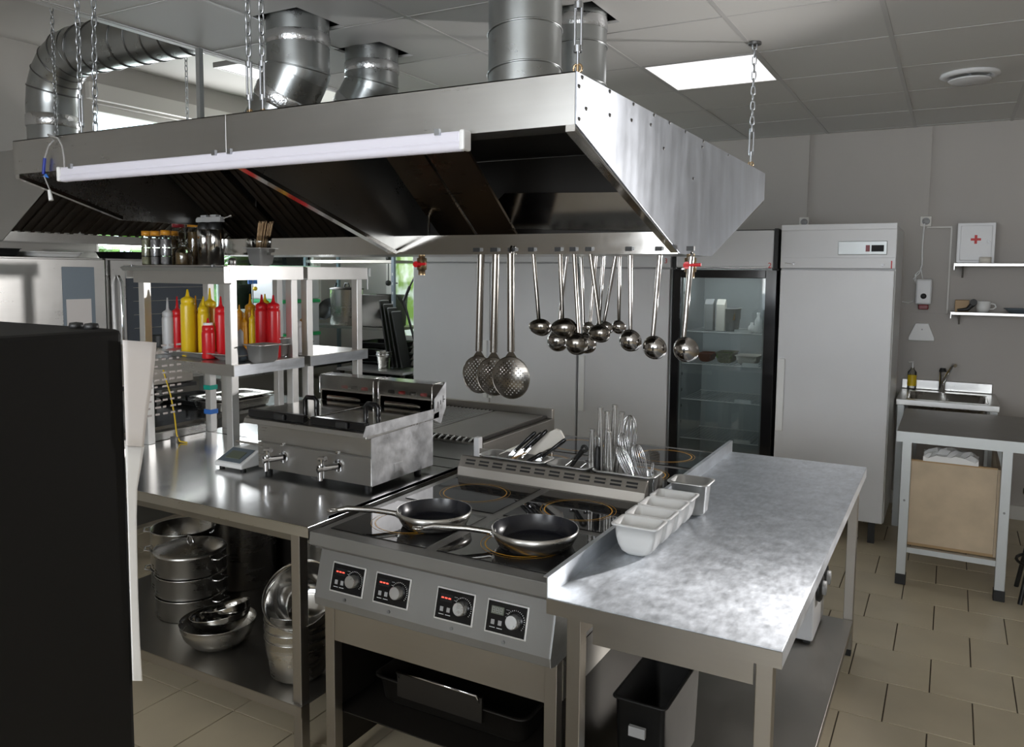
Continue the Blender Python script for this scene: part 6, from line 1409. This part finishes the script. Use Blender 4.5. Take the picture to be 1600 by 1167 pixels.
MB().tube([(-5.02, 6.50, 2.05), (-5.03, 6.50, 1.88)], .02, 10).build('cord', 'black', wr); MB().lathe([(0, -.03), (.025, -.02), (.03, 0), (.025, .02), (0, .03)], (-5.03, 6.50, 1.85), 16).build('weight', 'black', wr); MB().lathe([(0, -.03), (.025, -.02), (.03, 0), (.025, .02), (0, .03)], (-5.035, 6.50, 1.60), 16).tube([(-5.03, 6.50, 1.6), (-4.92, 6.50, 1.60)], .006, 8).tube([(-5.032, 6.50, 1.85), (-5.034, 6.50, 1.62)], .005, 8).build('hook', 'black', wr)
br = thing('squeegee', 'black handled scraper leaning by the window, right of the hooks', 'squeegee', (-4.2, 5.75, 1.45)); MB().tube([at_y(631, 470, 5.78), at_y(640, 448, 5.78)], [.013, .015], 10).tube([at_y(640, 448, 5.78), at_y(649, 430, 5.78)], .008, 8).build('handle', 'black', br); MB().tube([Vector((-4.16, 5.79, 1.0)), at_y(631, 470, 5.78)], .011, 8).build('pole', 'black', br); B(-4.20, -4.11, 5.785, 5.80, .0, 1.0).build('blade_board', 'black', br)

# ================================================================== BLACK CABINET IN THE FOREGROUND WITH PAPER
kx, ky, kz = -.822, .575, 1.652
kb = thing('black_cabinet', 'tall black cabinet filling the lower left foreground', 'cabinet', (kx - .3, ky - .4, 0))
B(kx - .60, kx, ky - .80, ky, .02, kz).build('cabinet_body', 'black_kb', kb, bevel=.006)
B(kx - .59, kx - .01, ky - .79, ky - .01, 0, .02).build('plinth', 'black', kb)
for dx, dy in ((-.03, -.018), (-.055, -.02)): MB().lathe([(.007, 0), (.008, .002), (.007, .006), (0, .007)], (kx + dx, ky + dy, kz), 12).build('screw', 'black', kb)
def sheet(name, rows, x_off, mat, label, x_curl=.0):
    """rows: (column, row) pixels of the free edge in the survey photograph, read on the plane of the cabinet side"""
    n = 6; g = []
    for px, py in rows:
        e = at_x(px, py, kx + x_off); z = e.z
        g.append([Vector((kx + x_off + x_curl * (k / n) ** 2 + .0012 * math.sin(z * 5), (ky - .004) + (e.y - ky + .004) * k / n, z - .006 * k / n)) for k in range(n + 1)])
    mb = MB()
    for a in range(len(g) - 1):
        for k in range(n): mb.add([g[a][k], g[a][k + 1], g[a + 1][k + 1], g[a + 1][k]], [(0, 1, 2, 3)], True)
    t_ = thing(name, label, 'paper', (kx, ky, g[-1][0].z)); o = mb.weld().build('sheet', mat, t_)
    s_ = o.modifiers.new('thickness', 'SOLIDIFY'); s_.thickness = .0006; s_.offset = 1; return t_
s1 = sheet('printed_sheet', [(243, 527), (240, 560), (235, 600), (230, 630), (226, 660), (223, 690)], .0032, 'paper', 'printed sheet of paper hanging at the edge of the black cabinet')
rn = random.Random(2)
ln = MB()
for k in range(11):
    z = at_x(215, 545 + k * 11, kx + .006).z
    for q in range(7):
        a = ky + .004 + q * .0105; ln.box(kx + .0042, kx + .0046, a, a + rn.uniform(.003, .008), z, z + .0022)
ln.build('faded_print', 'ink', s1)
s2 = sheet('white_sheet', [(224, 688), (220, 715), (213, 755), (212, 800), (213, 860), (215, 930), (218, 1000), (222, 1056)], .0018, 'paper_w', 'long white sheet hanging below the printed one on the black cabinet')
